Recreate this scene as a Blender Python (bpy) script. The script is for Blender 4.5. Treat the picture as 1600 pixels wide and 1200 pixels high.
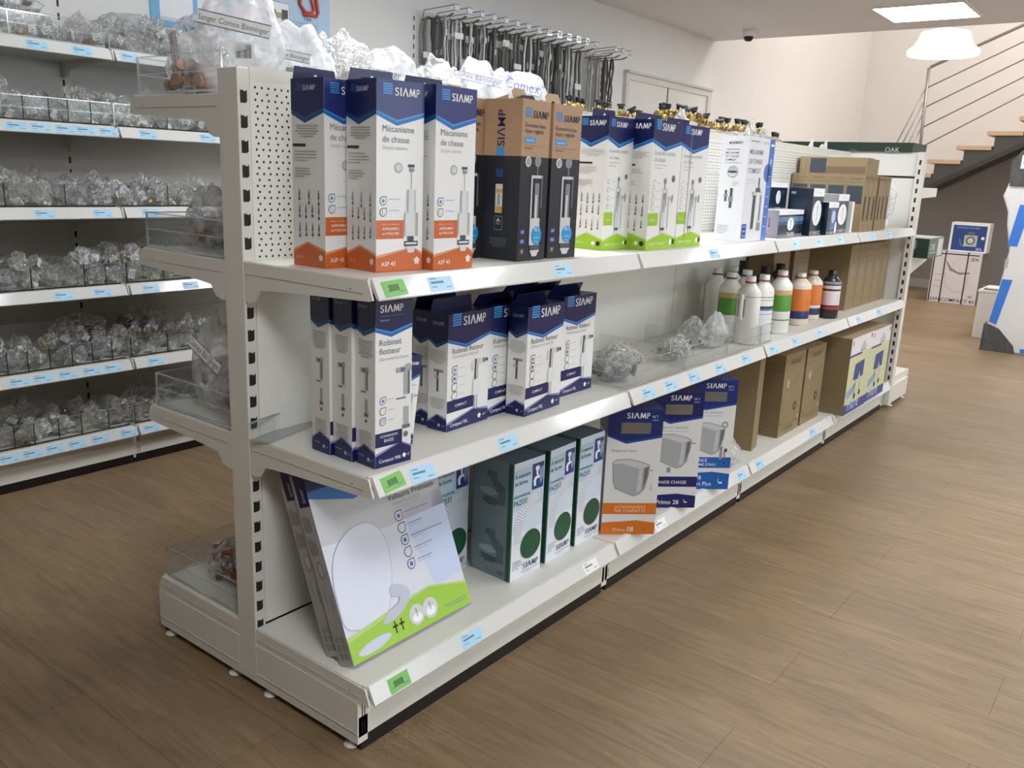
import bpy, bmesh, math, random
from mathutils import Vector, Matrix
import numpy as np
random.seed(7)
scene = bpy.context.scene
for o in list(bpy.data.objects): bpy.data.objects.remove(o)
col = scene.collection

# ------------------------------------------------------------------ camera
cam_d = bpy.data.cameras.new('camera'); cam = bpy.data.objects.new('camera', cam_d); col.objects.link(cam)
cam_d.sensor_width = 36; cam_d.sensor_fit = 'HORIZONTAL'; cam_d.lens = 1347.31 / 1600 * 36
cam_d.clip_start = .02; cam_d.clip_end = 60
cam.matrix_world = Matrix.Translation((1.6173, -1.1141, 1.2399)) @ Matrix.Rotation(.650687, 4, 'Z') @ Matrix.Rotation(1.331301, 4, 'X') @ Matrix.Rotation(.041241, 4, 'Z')
scene.camera = cam
# ------------------------------------------------------------------ world, exposure
w = bpy.data.worlds.new('world'); scene.world = w; w.use_nodes = True
w.node_tree.nodes['Background'].inputs[0].default_value = (.9, .95, 1, 1)
w.node_tree.nodes['Background'].inputs[1].default_value = .6
scene.view_settings.view_transform = 'Standard'; scene.view_settings.look = 'None'
scene.view_settings.exposure = 0.08; scene.view_settings.gamma = 1.0
scene.view_settings.use_curve_mapping = False
PANEL_POWER = 27      # emission strength of the ceiling LED panels
try:
    scene.cycles.transparent_max_bounces = 24
    scene.cycles.max_bounces = 7
    scene.cycles.use_denoising = True
    scene.cycles.caustics_reflective = False; scene.cycles.caustics_refractive = False
except Exception: pass

# ------------------------------------------------------------------ materials
def lin(c):
    if isinstance(c, str):
        c = [int(c[i:i+2], 16) / 255 for i in (0, 2, 4)]
    return tuple((x / 12.92 if x <= .04045 else ((x + .055) / 1.055) ** 2.4) for x in c) + (1,)
MC = {}
def mat(c, rough=.5, metal=0, spec=.5, name=None):
    key = (c, rough, metal, spec)
    if key in MC: return MC[key]
    m = bpy.data.materials.new(name or 'paint_' + str(c)); m.use_nodes = True
    b = m.node_tree.nodes['Principled BSDF']
    b.inputs['Base Color'].default_value = lin(c); b.inputs['Roughness'].default_value = rough
    b.inputs['Metallic'].default_value = metal; b.inputs['Specular IOR Level'].default_value = spec
    MC[key] = m
    return m
def nodes(name):
    m = bpy.data.materials.new(name); m.use_nodes = True
    nt = m.node_tree
    return m, nt, nt.nodes['Principled BSDF'], nt.links.new
def noisy(name, c1, c2, rough, scale=8, stretch=(1, 1, 1), bump=0, spec=.5, detail=4):
    m, nt, b, L = nodes(name)
    tc = nt.nodes.new('ShaderNodeTexCoord'); mp = nt.nodes.new('ShaderNodeMapping'); mp.inputs['Scale'].default_value = stretch
    n = nt.nodes.new('ShaderNodeTexNoise'); n.inputs['Scale'].default_value = scale; n.inputs['Detail'].default_value = detail
    r = nt.nodes.new('ShaderNodeMixRGB'); r.inputs[1].default_value = lin(c1); r.inputs[2].default_value = lin(c2)
    L(tc.outputs['Object'], mp.inputs[0]); L(mp.outputs[0], n.inputs['Vector']); L(n.outputs[0], r.inputs[0]); L(r.outputs[0], b.inputs['Base Color'])
    b.inputs['Roughness'].default_value = rough; b.inputs['Specular IOR Level'].default_value = spec
    if bump:
        bp = nt.nodes.new('ShaderNodeBump'); bp.inputs['Strength'].default_value = bump; bp.inputs['Distance'].default_value = .002
        L(n.outputs[0], bp.inputs['Height']); L(bp.outputs[0], b.inputs['Normal'])
    return m
def emis(name, c, s):
    m = bpy.data.materials.new(name); m.use_nodes = True; nt = m.node_tree; nt.nodes.remove(nt.nodes['Principled BSDF'])
    e = nt.nodes.new('ShaderNodeEmission'); e.inputs[0].default_value = lin(c); e.inputs[1].default_value = s
    nt.links.new(e.outputs[0], nt.nodes['Material Output'].inputs[0]); return m
def clear(name, tint=(.93, .95, .95), gloss=.12, haze=.05, hz=(.8, .82, .82), wrinkle=0, scale=30, rough=.08):
    """thin transparent plastic: mostly see-through, with sheen and milky folds"""
    m = bpy.data.materials.new(name); m.use_nodes = True; nt = m.node_tree; L = nt.links.new
    nt.nodes.remove(nt.nodes['Principled BSDF'])
    t = nt.nodes.new('ShaderNodeBsdfTransparent'); t.inputs[0].default_value = tint + (1,)
    g = nt.nodes.new('ShaderNodeBsdfGlossy'); g.inputs['Roughness'].default_value = rough; g.inputs[0].default_value = (1, 1, 1, 1)
    d = nt.nodes.new('ShaderNodeBsdfDiffuse'); d.inputs[0].default_value = hz + (1,)
    tr = nt.nodes.new('ShaderNodeBsdfTranslucent'); tr.inputs[0].default_value = hz + (1,)
    dm = nt.nodes.new('ShaderNodeMixShader'); dm.inputs[0].default_value = .4; L(d.outputs[0], dm.inputs[1]); L(tr.outputs[0], dm.inputs[2])
    m1 = nt.nodes.new('ShaderNodeMixShader'); L(t.outputs[0], m1.inputs[1]); L(dm.outputs[0], m1.inputs[2]); m1.inputs[0].default_value = haze
    m2 = nt.nodes.new('ShaderNodeMixShader'); L(m1.outputs[0], m2.inputs[1]); L(g.outputs[0], m2.inputs[2]); m2.inputs[0].default_value = gloss
    L(m2.outputs[0], nt.nodes['Material Output'].inputs[0])
    if wrinkle:
        tc = nt.nodes.new('ShaderNodeTexCoord')
        n = nt.nodes.new('ShaderNodeTexNoise'); n.inputs['Scale'].default_value = scale; n.inputs['Detail'].default_value = 3; n.inputs['Distortion'].default_value = 1.5
        L(tc.outputs['Object'], n.inputs['Vector'])
        mr = nt.nodes.new('ShaderNodeMapRange'); mr.inputs[1].default_value = .42; mr.inputs[2].default_value = .7; mr.inputs[3].default_value = haze * .35; mr.inputs[4].default_value = min(1, haze * 2.6)
        L(n.outputs[0], mr.inputs[0]); L(mr.outputs[0], m1.inputs[0])
        bp = nt.nodes.new('ShaderNodeBump'); bp.inputs['Strength'].default_value = wrinkle; bp.inputs['Distance'].default_value = .02
        L(n.outputs[0], bp.inputs['Height']); L(bp.outputs[0], g.inputs['Normal']); L(bp.outputs[0], d.inputs['Normal'])
    return m
RACK = mat('dfdcd2', .38, name='rack_enamel'); RACKP = mat('e8e6de', .5, name='rack_panel_enamel')
STRIP = mat('d9d8d3', .11, name='price_strip_plastic'); DARK = mat('1b1a18', .6, name='slot_shadow'); BLACK = mat('15130f', .45)
METAL = mat('9b9a97', .3, .9); CHROME = mat('c9c9c9', .2, 1); WHITE = mat('efeeea', .45); CARDW = mat('e9e8e4', .32)
LBLUE = mat('a9d3e8', .4); LGREEN = mat('74bd55', .4); INK = mat('33404f', .5); NAVY = mat('181f56', .3); NAVY2 = mat('101a4c', .3)
MIDB = mat('1668b4', .3); SKY = mat('3d96d8', .3); ORANGE = mat('c8642a', .32); LIME = mat('9cc632', .32); GREY = mat('8d9094', .5)
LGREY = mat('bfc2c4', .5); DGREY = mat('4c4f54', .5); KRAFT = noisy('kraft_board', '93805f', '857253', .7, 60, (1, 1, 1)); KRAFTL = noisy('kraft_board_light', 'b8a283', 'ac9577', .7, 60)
KINK = mat('6e553d', .7); GREEN = mat('1c5237', .35); COPPER = mat('c0917c', .4, .4); BRASS = mat('b39a5e', .3, .85); RED = mat('b03030', .4)
CLEAR = clear('clear_acrylic', tint=(.96, .97, .97), gloss=.02, haze=.03)
CLEAREDGE = clear('acrylic_edge', tint=(.8, .84, .85), gloss=.3, haze=.35, hz=(.75, .78, .78))
BAG = clear('clear_bag_film', tint=(.93, .93, .92), gloss=.13, haze=.24, hz=(.86, .86, .84), wrinkle=1, scale=34, rough=.12)
BAGM = clear('frosted_bag_film', tint=(.9, .9, .9), gloss=.08, haze=.5, hz=(.86, .86, .86), wrinkle=.8, scale=16, rough=.25)
BAGW = clear('white_bag_film', tint=(.9, .9, .9), gloss=.05, haze=.85, hz=(.93, .93, .94), wrinkle=.7, scale=12, rough=.3)

# ------------------------------------------------------------------ mesh builder
class MB:
    def __init__(s): s.bm = bmesh.new(); s.mats = []
    def mi(s, m):
        if m not in s.mats: s.mats.append(m)
        return s.mats.index(m)
    def face(s, pts, m, smooth=False):
        try: f = s.bm.faces.new([s.bm.verts.new(p) for p in pts])
        except ValueError: return
        f.material_index = s.mi(m); f.smooth = smooth; return f
    def box(s, x0, x1, y0, y1, z0, z1, m, M=None):
        P = [Vector((x, y, z)) for x in (x0, x1) for y in (y0, y1) for z in (z0, z1)]
        if M: P = [M @ q for q in P]
        V = [s.bm.verts.new(q) for q in P]
        for q in ((0, 1, 3, 2), (4, 6, 7, 5), (0, 4, 5, 1), (2, 3, 7, 6), (0, 2, 6, 4), (1, 5, 7, 3)):
            f = s.bm.faces.new([V[k] for k in q]); f.material_index = s.mi(m)
    def prism(s, pts, a, b, axis, m):
        """2-D outline extruded along an axis ('x','y','z') from a to b"""
        def P(u, v, t): return {'x': (t, u, v), 'y': (u, t, v), 'z': (u, v, t)}[axis]
        A = [s.bm.verts.new(P(u, v, a)) for u, v in pts]; B = [s.bm.verts.new(P(u, v, b)) for u, v in pts]
        n = len(pts); k = s.mi(m)
        for f in [A[::-1], B] + [[A[i], A[(i + 1) % n], B[(i + 1) % n], B[i]] for i in range(n)]:
            s.bm.faces.new(f).material_index = k
    def tube(s, pts, r, m, seg=8, caps=True):
        pts = [Vector(p) for p in pts]; rings = []; k = s.mi(m); N = len(pts)
        rr = r if isinstance(r, (list, tuple)) else [r] * N
        d0 = (pts[1] - pts[0]).normalized(); up = Vector((0, 0, 1)) if abs(d0.z) < .9 else Vector((1, 0, 0))
        a = d0.cross(up).normalized()
        for i, p in enumerate(pts):
            d = (pts[min(i + 1, N - 1)] - pts[max(i - 1, 0)]).normalized()
            a = (a - d * a.dot(d)).normalized(); b = d.cross(a)
            rings.append([s.bm.verts.new(p + (a * math.cos(t) + b * math.sin(t)) * rr[i]) for t in [2 * math.pi * j / seg for j in range(seg)]])
        for i in range(N - 1):
            for j in range(seg):
                f = s.bm.faces.new([rings[i][j], rings[i][(j + 1) % seg], rings[i + 1][(j + 1) % seg], rings[i + 1][j]]); f.material_index = k; f.smooth = True
        if caps:
            s.bm.faces.new(rings[0][::-1]).material_index = k; s.bm.faces.new(rings[-1]).material_index = k
    def lathe(s, prof, c, m, seg=20, sx=1, sy=1, mats=None):
        rings = [[s.bm.verts.new((c[0] + r * sx * math.cos(t), c[1] + r * sy * math.sin(t), c[2] + z)) for t in [2 * math.pi * j / seg for j in range(seg)]] for r, z in prof]
        for i in range(len(prof) - 1):
            k = s.mi(mats[i] if mats else m)
            for j in range(seg):
                f = s.bm.faces.new([rings[i][j], rings[i][(j + 1) % seg], rings[i + 1][(j + 1) % seg], rings[i + 1][j]]); f.material_index = k; f.smooth = True
        s.bm.faces.new(rings[0][::-1]).material_index = s.mi(m); s.bm.faces.new(rings[-1]).material_index = s.mi(mats[-1] if mats else m)
    def build(s, name, parent=None, loc=(0, 0, 0), rz=0, label=None, cat=None, group=None, kind=None, bevel=0, M=None):
        me = bpy.data.meshes.new(name); s.bm.to_mesh(me); s.bm.free()
        for m in s.mats: me.materials.append(m)
        o = bpy.data.objects.new(name, me); col.objects.link(o)
        o.location = loc; o.rotation_euler = (0, 0, rz)
        if M is not None: o.matrix_world = M
        if parent: o.parent = parent
        tag(o, label, cat, group, kind)
        if bevel:
            b = o.modifiers.new('bevel', 'BEVEL'); b.width = bevel; b.segments = 2; b.limit_method = 'ANGLE'; b.angle_limit = math.radians(50)
        return o
def tag(o, label=None, cat=None, group=None, kind=None):
    if label: o['label'] = label
    if cat: o['category'] = cat
    if group: o['group'] = group
    if kind: o['kind'] = kind
    return o
def empty(name, loc, rz=0, label=None, cat=None, group=None):
    o = bpy.data.objects.new(name, None); col.objects.link(o); o.location = loc; o.rotation_euler = (0, 0, rz); o.empty_display_size = .05
    return tag(o, label, cat, group)
def dup(o, parent=None, **kw):
    c = o.copy(); col.objects.link(c)
    if parent: c.parent = parent
    for ch in list(o.children):
        dup(ch, c)
    return c

# ------------------------------------------------------------------ print on faces
GL = {}
def glyphs(txt, bold):
    k = (txt, bold)
    if k in GL: return GL[k]
    cu = bpy.data.curves.new('t', 'FONT'); cu.body = txt; cu.resolution_u = 3; cu.size = 1; cu.offset = .003 if bold else -.004
    ob = bpy.data.objects.new('t', cu); me = bpy.data.meshes.new_from_object(ob)
    V = [(v.co.x, v.co.y) for v in me.vertices]; F = [tuple(p.vertices) for p in me.polygons]
    bpy.data.objects.remove(ob); bpy.data.meshes.remove(me); bpy.data.curves.remove(cu)
    xs = [v[0] for v in V] or [0]; x0 = min(xs); wd = max(xs) - x0
    GL[k] = ([(x - x0, y) for x, y in V], F, wd or 1); return GL[k]
class PF:
    """one printed face of a carton: coordinates run 0..1 to the right and 0..1 down"""
    def __init__(s, mb, o, u, v, n, W, H): s.mb, s.o, s.u, s.v, s.n, s.W, s.H = mb, Vector(o), Vector(u), Vector(v), Vector(n), W, H; s.lay = 1
    def P(s, x, y, l): return s.o + s.u * (x * s.W) + s.v * ((1 - y) * s.H) + s.n * (.0003 * l)
    def poly(s, pts, m, l=None):
        s.mb.face([s.P(x, y, s.lay if l is None else l) for x, y in pts][::-1], m)
    def rect(s, x0, y0, x1, y1, m, l=None): s.poly([(x0, y0), (x1, y0), (x1, y1), (x0, y1)], m, l)
    def oval(s, x, y, rx, m, l=None, ry=None, n=16, rot=0):
        ry = ry if ry is not None else rx * s.W / s.H
        A = s.W / s.H; pts = []
        for k in range(n):
            t = 2 * math.pi * k / n; a, b = rx * math.cos(t), ry / A * math.sin(t)
            a, b = a * math.cos(rot) - b * math.sin(rot), a * math.sin(rot) + b * math.cos(rot)
            pts.append((x + a, y + b * A))
        s.poly(pts, m, l)
    def ring(s, x, y, r, m, m2, l=2, t=.8):
        s.oval(x, y, r, m, l); s.oval(x, y, r * t, m2, l + 1)
    def drop(s, x, y, r, m, m2, inner=None):
        A = s.W / s.H
        for q, (k, mm) in enumerate(((1, m), (.82, m2))):
            pts = [(x + r * k * math.cos(t), y + r * k * A * math.sin(t)) for t in [math.radians(a) for a in range(0, 275, 25)]]
            s.poly(pts + [(x + r * k, y - r * k * A)], mm, 2 + q)
        if inner: s.oval(x, y, r * .42, inner, 4)
    def text(s, t, x, y, wd, m, l=4, bold=False, vert=False, hs=1.0):
        V, F, gw = glyphs(t, bold); k = wd * (s.W if not vert else s.H) / gw
        for f in F:
            pts = []
            for i in f:
                a, b = V[i][0] * k, V[i][1] * k * hs
                if vert: a, b = -b, a
                pts.append(s.o + s.u * (x * s.W + a) + s.v * ((1 - y) * s.H + b) + s.n * (.0003 * l))
            s.mb.face(pts, m)
    def para(s, x0, y0, x1, n, dy, m, th=.0035, l=3, c=False):
        for i in range(n):
            e = random.uniform(0, .22) * (x1 - x0) if i < n - 1 else .45 * (x1 - x0)
            a, b = (x0 + e / 2, x1 - e / 2) if c else (x0, x1 - e)
            s.rect(a, y0 + i * dy, b, y0 + i * dy + th, m, l)
    def barcode(s, x0, y0, x1, y1, m=None):
        n = 14
        for i in range(n):
            a = x0 + (x1 - x0) * i / n; s.rect(a, y0, a + (x1 - x0) / n * random.choice((.35, .6)), y1, m or DGREY, 4)
def siamp(F, x, y, wd, m, icon=None):
    """logo word with a letter A without its bar, and the striped wave square"""
    if icon:
        iw = wd * .26
        for k in range(5): F.rect(x, y - (k + 1) * iw * .19 * F.W / F.H + .002, x + iw, y - (k + .25) * iw * .19 * F.W / F.H, icon, 4)
        x += iw * 1.25; wd *= .7
    k = F.W / F.H; H = wd * .25; t = .052
    def one(ch, xx, q):
        V, _, gw = glyphs(ch, True); gh = max(v[1] for v in V) - min(v[1] for v in V); F.text(ch, xx, y, wd * q, m, 4, bold=True, hs=H * gw / (gh * wd * q))
    def st(a, b, c, d, q=t): F.poly([(x + a * wd, y - b * H * k), (x + (a + q) * wd, y - b * H * k), (x + (c + q) * wd, y - d * H * k), (x + c * wd, y - d * H * k)], m, 4)
    one('S', x, .155)
    F.rect(x + .205 * wd, y - H * k, x + .262 * wd, y, m, 4)
    st(.30, 0, .395, 1); st(.49, 0, .395, 1)
    st(.565, 0, .60, 1, .045); st(.60, 1, .675, .08, .05); st(.75, 1, .675, .08, .05); st(.785, 0, .75, 1, .05)
    one('P', x + .865 * wd, .13)
def carton_mb(w, d, h, m, mtop=None, mside=None):
    mb = MB()
    k, r = mb.mi(m), .0008
    mb.box(-d, 0, 0, w, 0, h, m)
    for f in mb.bm.faces:
        f.normal_update()
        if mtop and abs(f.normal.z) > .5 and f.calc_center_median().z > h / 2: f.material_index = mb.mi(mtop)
        if mside and abs(f.normal.y) > .5: f.material_index = mb.mi(mside)
    front = PF(mb, (0, 0, 0), (0, 1, 0), (0, 0, 1), (1, 0, 0), w, h)
    side = PF(mb, (-d, 0, 0), (1, 0, 0), (0, 0, 1), (0, -1, 0), d, h)
    return mb, front, side
def tab(parent, w, d, h, m, height=.018, lean=0, hole=True, x=-.5, y0=.04, y1=.96):
    """cardboard hang tab standing up from the top of a carton"""
    mb = MB(); X = x * d; th = .0012
    ya, yb = w * y0, w * y1
    o = [(ya, 0), (yb, 0), (yb - .006, height), (ya + .006, height)]
    c = (ya + yb) / 2
    if hole: # tab outline with a hanger notch
        o = [(ya, 0), (yb, 0), (yb - .006, height), (c + .014, height), (c + .012, height * .45), (c - .012, height * .45), (c - .014, height), (ya + .006, height)] if hole == 'notch' else o
    mb.prism(o, -th, th, 'x', m)
    if hole and hole != 'notch':
        F = PF(mb, (th, ya, 0), (0, 1, 0), (0, 0, 1), (1, 0, 0), yb - ya, height)
        F.rect(.45, .62, .55, .85, BLACK if hole == 'dark' else WHITE, 1); F.oval(.5, .60, .035, BLACK if hole == 'dark' else WHITE, 2, .14)
    t = mb.build('hang_tab', parent, (X, 0, h - .0005)); t.rotation_euler = (0, lean, 0)
    return t

# ================================================================== the room
m, nt, b, L = nodes('floor_vinyl_planks')
tc = nt.nodes.new('ShaderNodeTexCoord'); mp = nt.nodes.new('ShaderNodeMapping'); mp.inputs['Location'].default_value = (-.20, .047, 0)
br = nt.nodes.new('ShaderNodeTexBrick'); br.offset = .37; br.inputs['Scale'].default_value = 1; br.inputs['Mortar Size'].default_value = .0012
br.inputs['Mortar Smooth'].default_value = .2; br.inputs['Brick Width'].default_value = 1.24; br.inputs['Row Height'].default_value = .228; br.inputs['Bias'].default_value = 0
br.inputs['Color1'].default_value = lin('8f785b'); br.inputs['Color2'].default_value = lin('937c60'); br.inputs['Mortar'].default_value = lin('735e43')
L(tc.outputs['Object'], mp.inputs[0]); L(mp.outputs[0], br.inputs['Vector'])
mp2 = nt.nodes.new('ShaderNodeMapping'); mp2.inputs['Scale'].default_value = (2.0, 17, 1); L(tc.outputs['Object'], mp2.inputs[0])
n1 = nt.nodes.new('ShaderNodeTexNoise'); n1.inputs['Scale'].default_value = 1.6; n1.inputs['Detail'].default_value = 8; n1.inputs['Roughness'].default_value = .65; n1.inputs['Distortion'].default_value = 1.6; L(mp2.outputs[0], n1.inputs['Vector'])
mp3 = nt.nodes.new('ShaderNodeMapping'); mp3.inputs['Scale'].default_value = (1.1, 4.6, 1); L(tc.outputs['Object'], mp3.inputs[0])
n2 = nt.nodes.new('ShaderNodeTexNoise'); n2.inputs['Scale'].default_value = 1.1; n2.inputs['Detail'].default_value = 3; n2.inputs['Distortion'].default_value = 1.2; L(mp3.outputs[0], n2.inputs['Vector'])
r1 = nt.nodes.new('ShaderNodeValToRGB'); r1.color_ramp.elements[0].position = .3; r1.color_ramp.elements[0].color = (.52, .5, .48, 1); r1.color_ramp.elements[1].position = .68; r1.color_ramp.elements[1].color = (1.08, 1.06, 1.04, 1); L(n1.outputs[0], r1.inputs[0])
r2 = nt.nodes.new('ShaderNodeValToRGB'); r2.color_ramp.elements[0].position = .3; r2.color_ramp.elements[0].color = (.80, .79, .77, 1); r2.color_ramp.elements[1].position = .7; r2.color_ramp.elements[1].color = (1.12, 1.12, 1.12, 1); L(n2.outputs[0], r2.inputs[0])
x1 = nt.nodes.new('ShaderNodeMixRGB'); x1.blend_type = 'MULTIPLY'; x1.inputs[0].default_value = .75; L(br.outputs[0], x1.inputs[1]); L(r1.outputs[0], x1.inputs[2])
x2 = nt.nodes.new('ShaderNodeMixRGB'); x2.blend_type = 'MULTIPLY'; x2.inputs[0].default_value = .8; L(x1.outputs[0], x2.inputs[1]); L(r2.outputs[0], x2.inputs[2])
L(x2.outputs[0], b.inputs['Base Color']); b.inputs['Roughness'].default_value = .42; b.inputs['Specular IOR Level'].default_value = .35
bp = nt.nodes.new('ShaderNodeBump'); bp.inputs['Strength'].default_value = .12; bp.inputs['Distance'].default_value = .002; L(n1.outputs[0], bp.inputs['Height']); L(bp.outputs[0], b.inputs['Normal'])
FLOOR = m
WALL = noisy('wall_paint', 'ecebea', 'e8e7e5', .8, 3); WALLW = noisy('wall_warm_lit_tint', 'e9e6e3', 'e4e0dc', .8, 2); TAUPE = noisy('taupe_wall', '8f8a86', '88837f', .8, 2)
def slab(name, x0, x1, y0, y1, z0, z1, m, kind='structure'):
    mb = MB(); mb.box(x0, x1, y0, y1, z0, z1, m); return mb.build(name, kind=kind)
YE, ZC, YB = 6.66, 2.49, 11.3
slab('floor', -2.5, 7.2, -6.2, YB + .3, -.12, 0, FLOOR)
slab('wall_left', -2.33, -2.13, -6.2, YE, 0, 5.4, WALL)
slab('wall_left_rear', -2.33, -2.13, YE, YB + .2, 0, 5.4, WALLW)  # same wall as the front part; warmer tint holds the warm light
slab('wall_far', -2.13, 7.0, YB, YB + .2, 0, 5.4, WALLW)
slab('wall_near', -2.13, 7.0, -6.2, -6, 0, 3, noisy('near_wall_low_bounce', 'a39c93', '9c958c', .8, 2))  # unseen wall, colour darkened to cut light bounced onto near faces
slab('ceiling_rear', -2.33, 7.2, YE + .2, YB + .2, 5.2, 5.4, WALL)
slab('wall_bulkhead', -2.13, 7.0, YE, YE + .2, ZC + .3, 5.4, WALL)
slab('baseboard_far', -2.13, 7.0, YB - .015, YB, 0, .09, WHITE)
# unseen right wall; its long window is added to let in side light
mb = MB()
for a in ((-6.2, -1.0, 0, 5.4), (6.2, YB + .2, 0, 5.4), (-1.0, 6.2, 0, .5), (-1.0, 6.2, 2.4, 5.4)): mb.box(7.0, 7.2, a[0], a[1], a[2], a[3], WALL)
mb.build('wall_right', kind='structure')
mb = MB()
for y in (-1.0, 1.4, 3.8, 6.14): mb.box(7.06, 7.12, y, y + .06, .5, 2.4, DGREY)
for z in (.5, 2.34): mb.box(7.06, 7.12, -1.0, 6.2, z, z + .06, DGREY)
wf = mb.build('window_added', kind='structure')
mb = MB(); mb.box(7.085, 7.095, -.94, 6.14, .56, 2.34, clear('window_glass', (.95, .97, .97), .06, .0)); mb.build('pane', wf)
# suspended plaster ceiling with LED panel recesses (0.6 m panels sit flush in the ceiling)
m, nt, b, L = nodes('ceiling_board')
tc = nt.nodes.new('ShaderNodeTexCoord'); br = nt.nodes.new('ShaderNodeTexBrick'); br.offset = .5; br.inputs['Scale'].default_value = 1; br.inputs['Mortar Size'].default_value = .004; br.inputs['Mortar Smooth'].default_value = .8
br.inputs['Brick Width'].default_value = 2.4; br.inputs['Row Height'].default_value = 1.2; br.inputs['Color1'].default_value = lin('eff1f6'); br.inputs['Color2'].default_value = lin('edeff4'); br.inputs['Mortar'].default_value = lin('dddbd7')
L(tc.outputs['Object'], br.inputs['Vector']); L(br.outputs[0], b.inputs['Base Color']); b.inputs['Roughness'].default_value = .85; b.inputs['Specular IOR Level'].default_value = .2
slab('ceiling', -2.33, 7.2, -6.2, YE, ZC, ZC + .3, m)
LED = emis('led_diffuser', 'f4f8ff', PANEL_POWER)
LEDS = [(-.15, 5.95), (-.15, .8), (1.67, -.95), (3.5, -.95), (1.67, 5.95), (3.5, 5.95), (1.67, 2.5), (3.5, 2.5), (-.15, 2.5), (5.3, 5.95), (5.3, 2.5)]  # near-end panels are unseen, added to brighten the near shelves and floor
for i, (x, y) in enumerate(LEDS):
    t = empty('ceiling_light', (x, y, ZC - .012), 0, 'square white LED panel glowing in the grey ceiling above the end of the shelves' if i == 0 else 'square LED ceiling panel outside the picture', 'ceiling light', None if i == 0 else 'LED ceiling panels out of view')
    mb = MB(); e = .31
    for a in ((-e, e, -e, -e + .015), (-e, e, e - .015, e), (-e, -e + .015, -e + .015, e - .015), (e - .015, e, -e + .015, e - .015)): mb.box(*a, 0, .0119, WHITE)
    mb.build('frame', t)
    mb = MB(); mb.box(-e + .015, e - .015, -e + .015, e - .015, .003, .0115, LED); mb.build('diffuser', t)
# pendant lamp in the tall part of the room
PX, PY, PZ = -.61, 8.6, 2.53
t = empty('pendant_lamp', (PX, PY, PZ), 0, 'wide glowing pendant lamp hanging in front of the staircase rail', 'lamp')
mb = MB(); mb.lathe([(.20, .0), (.32, .01), (.33, .05), (.27, .10), (.24, .16), (.22, .22), (.10, .25)], (0, 0, 0), emis('lamp_glow', 'fffaf2', 9), 28); mb.build('lamp_shade', t)
mb = MB(); mb.tube([(0, 0, .25), (0, 0, 5.2 - PZ)], .006, DGREY, 6); mb.build('cord', t)
mb = MB(); mb.lathe([(.05, -.03), (.05, 0)], (0, 0, 5.2 - PZ), WHITE, 16); mb.build('ceiling_rose', t)
def lamp(name, kind, loc, rot, energy, size, color, size_y=None):
    ld = bpy.data.lights.new(name, kind); ld.energy = energy; ld.color = color
    if kind == 'AREA':
        ld.size = size
        if size_y: ld.shape = 'RECTANGLE'; ld.size_y = size_y
    o = bpy.data.objects.new(name, ld); col.objects.link(o); o.location = loc; o.rotation_euler = rot; return o
lamp('window_fill_light', 'AREA', (7.6, 2.6, 1.6), (0, math.radians(90), 0), 160, 2.0, (.86, .93, 1), 7.0)  # area lamp added outside the unseen window to brighten aisle-side faces
lamp('rear_fill_light', 'AREA', (1.2, 9.0, 5.1), (0, 0, 0), 160, 2.5, (1, .95, .90), 2.5)  # unseen lamp added to brighten the tall rear part

# door on the left wall: pale frame with a leaf, standing beyond the hose display
mb = MB(); X = -2.13
for a in ((5.10, 5.15, 0, 2.0), (6.57, 6.64, 0, 2.0)): mb.box(X, X + .03, a[0], a[1], a[2], a[3], mat('d5d3cf', .4))
mb.box(X, X + .03, 5.10, 6.64, 2.0, 2.05, mat('d5d3cf', .4)); mb.box(X, X + .045, 5.10, 6.64, 2.0501, 2.07, mat('c9c7c3', .4))
d = mb.build('door_1', kind='structure')
mb = MB(); mb.box(X + .001, X + .018, 5.151, 5.80, .01, 2.0, mat('e2e0dc', .4)); mb.box(X + .001, X + .018, 5.825, 6.569, .01, 2.0, mat('e2e0dc', .4)); mb.build('door_leaf', d)
mb = MB(); mb.box(X + .001, X + .016, 5.801, 5.824, .01, 2.0, DGREY); mb.build('door_gap', d)
mb = MB(); mb.tube([(X + .018, 5.70, 1.02), (X + .06, 5.70, 1.02), (X + .065, 5.60, 1.02)], .009, METAL); mb.build('door_handle', d)

# ------------------------------------------------------------------ staircase at the back
ty0, ty1 = 10.2, 11.2
OAK = noisy('oak_tread', 'd0b191', 'bd9b7c', .5, 6, (2, 14, 2)); STEEL = mat('4a4846', .55)
st = empty('staircase', (-1.1, 10.2, 0), 0, 'steel staircase with pale oak treads rising to the right', 'staircase')
S0 = Vector((-1.1, 10.2, 0))
n_t = 16
for k in range(n_t):
    x0, z = -1.27 + .295 * k, 1.435 + .161 * k
    if x0 > 3.2: break
    mb = MB(); mb.box(0, .36, 0, ty1 - ty0, -.045, 0, OAK)
    t = mb.build('tread', st, Vector((x0, ty0, z)) - S0)
saw = []
for k in range(n_t):
    x0, z = -1.27 + .295 * k, 1.435 + .161 * k - .045
    saw += [(x0 + .085, z), (x0 + .085 + .295, z)]
saw += [(saw[-1][0], saw[-1][1] - .35)] + [(3.4, 3.62), (1.5, 2.55), (.0, 1.80), (-.4, 1.585), (-.8, 1.36), (-1.185, 1.15)]
for y in (ty0 + .02, ty1 - .06):
    mb = MB(); mb.prism([(a - S0.x, c) for a, c in saw], y - S0.y, y - S0.y + .04, 'y', STEEL); mb.build('stringer', st)
mb = MB(); mb.prism([(a - S0.x, c) for a, c in [(-1.19, 1.09), (-.8, 1.31), (-.4, 1.53), (0, 1.75), (1.5, 2.5), (3.4, 3.57), (3.4, 3.63), (1.5, 2.56), (0, 1.81), (-.4, 1.59), (-.8, 1.37), (-1.19, 1.15)]], -.01, .08, 'y', mat('35312e', .5)); mb.build('stringer_flange', st)
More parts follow.
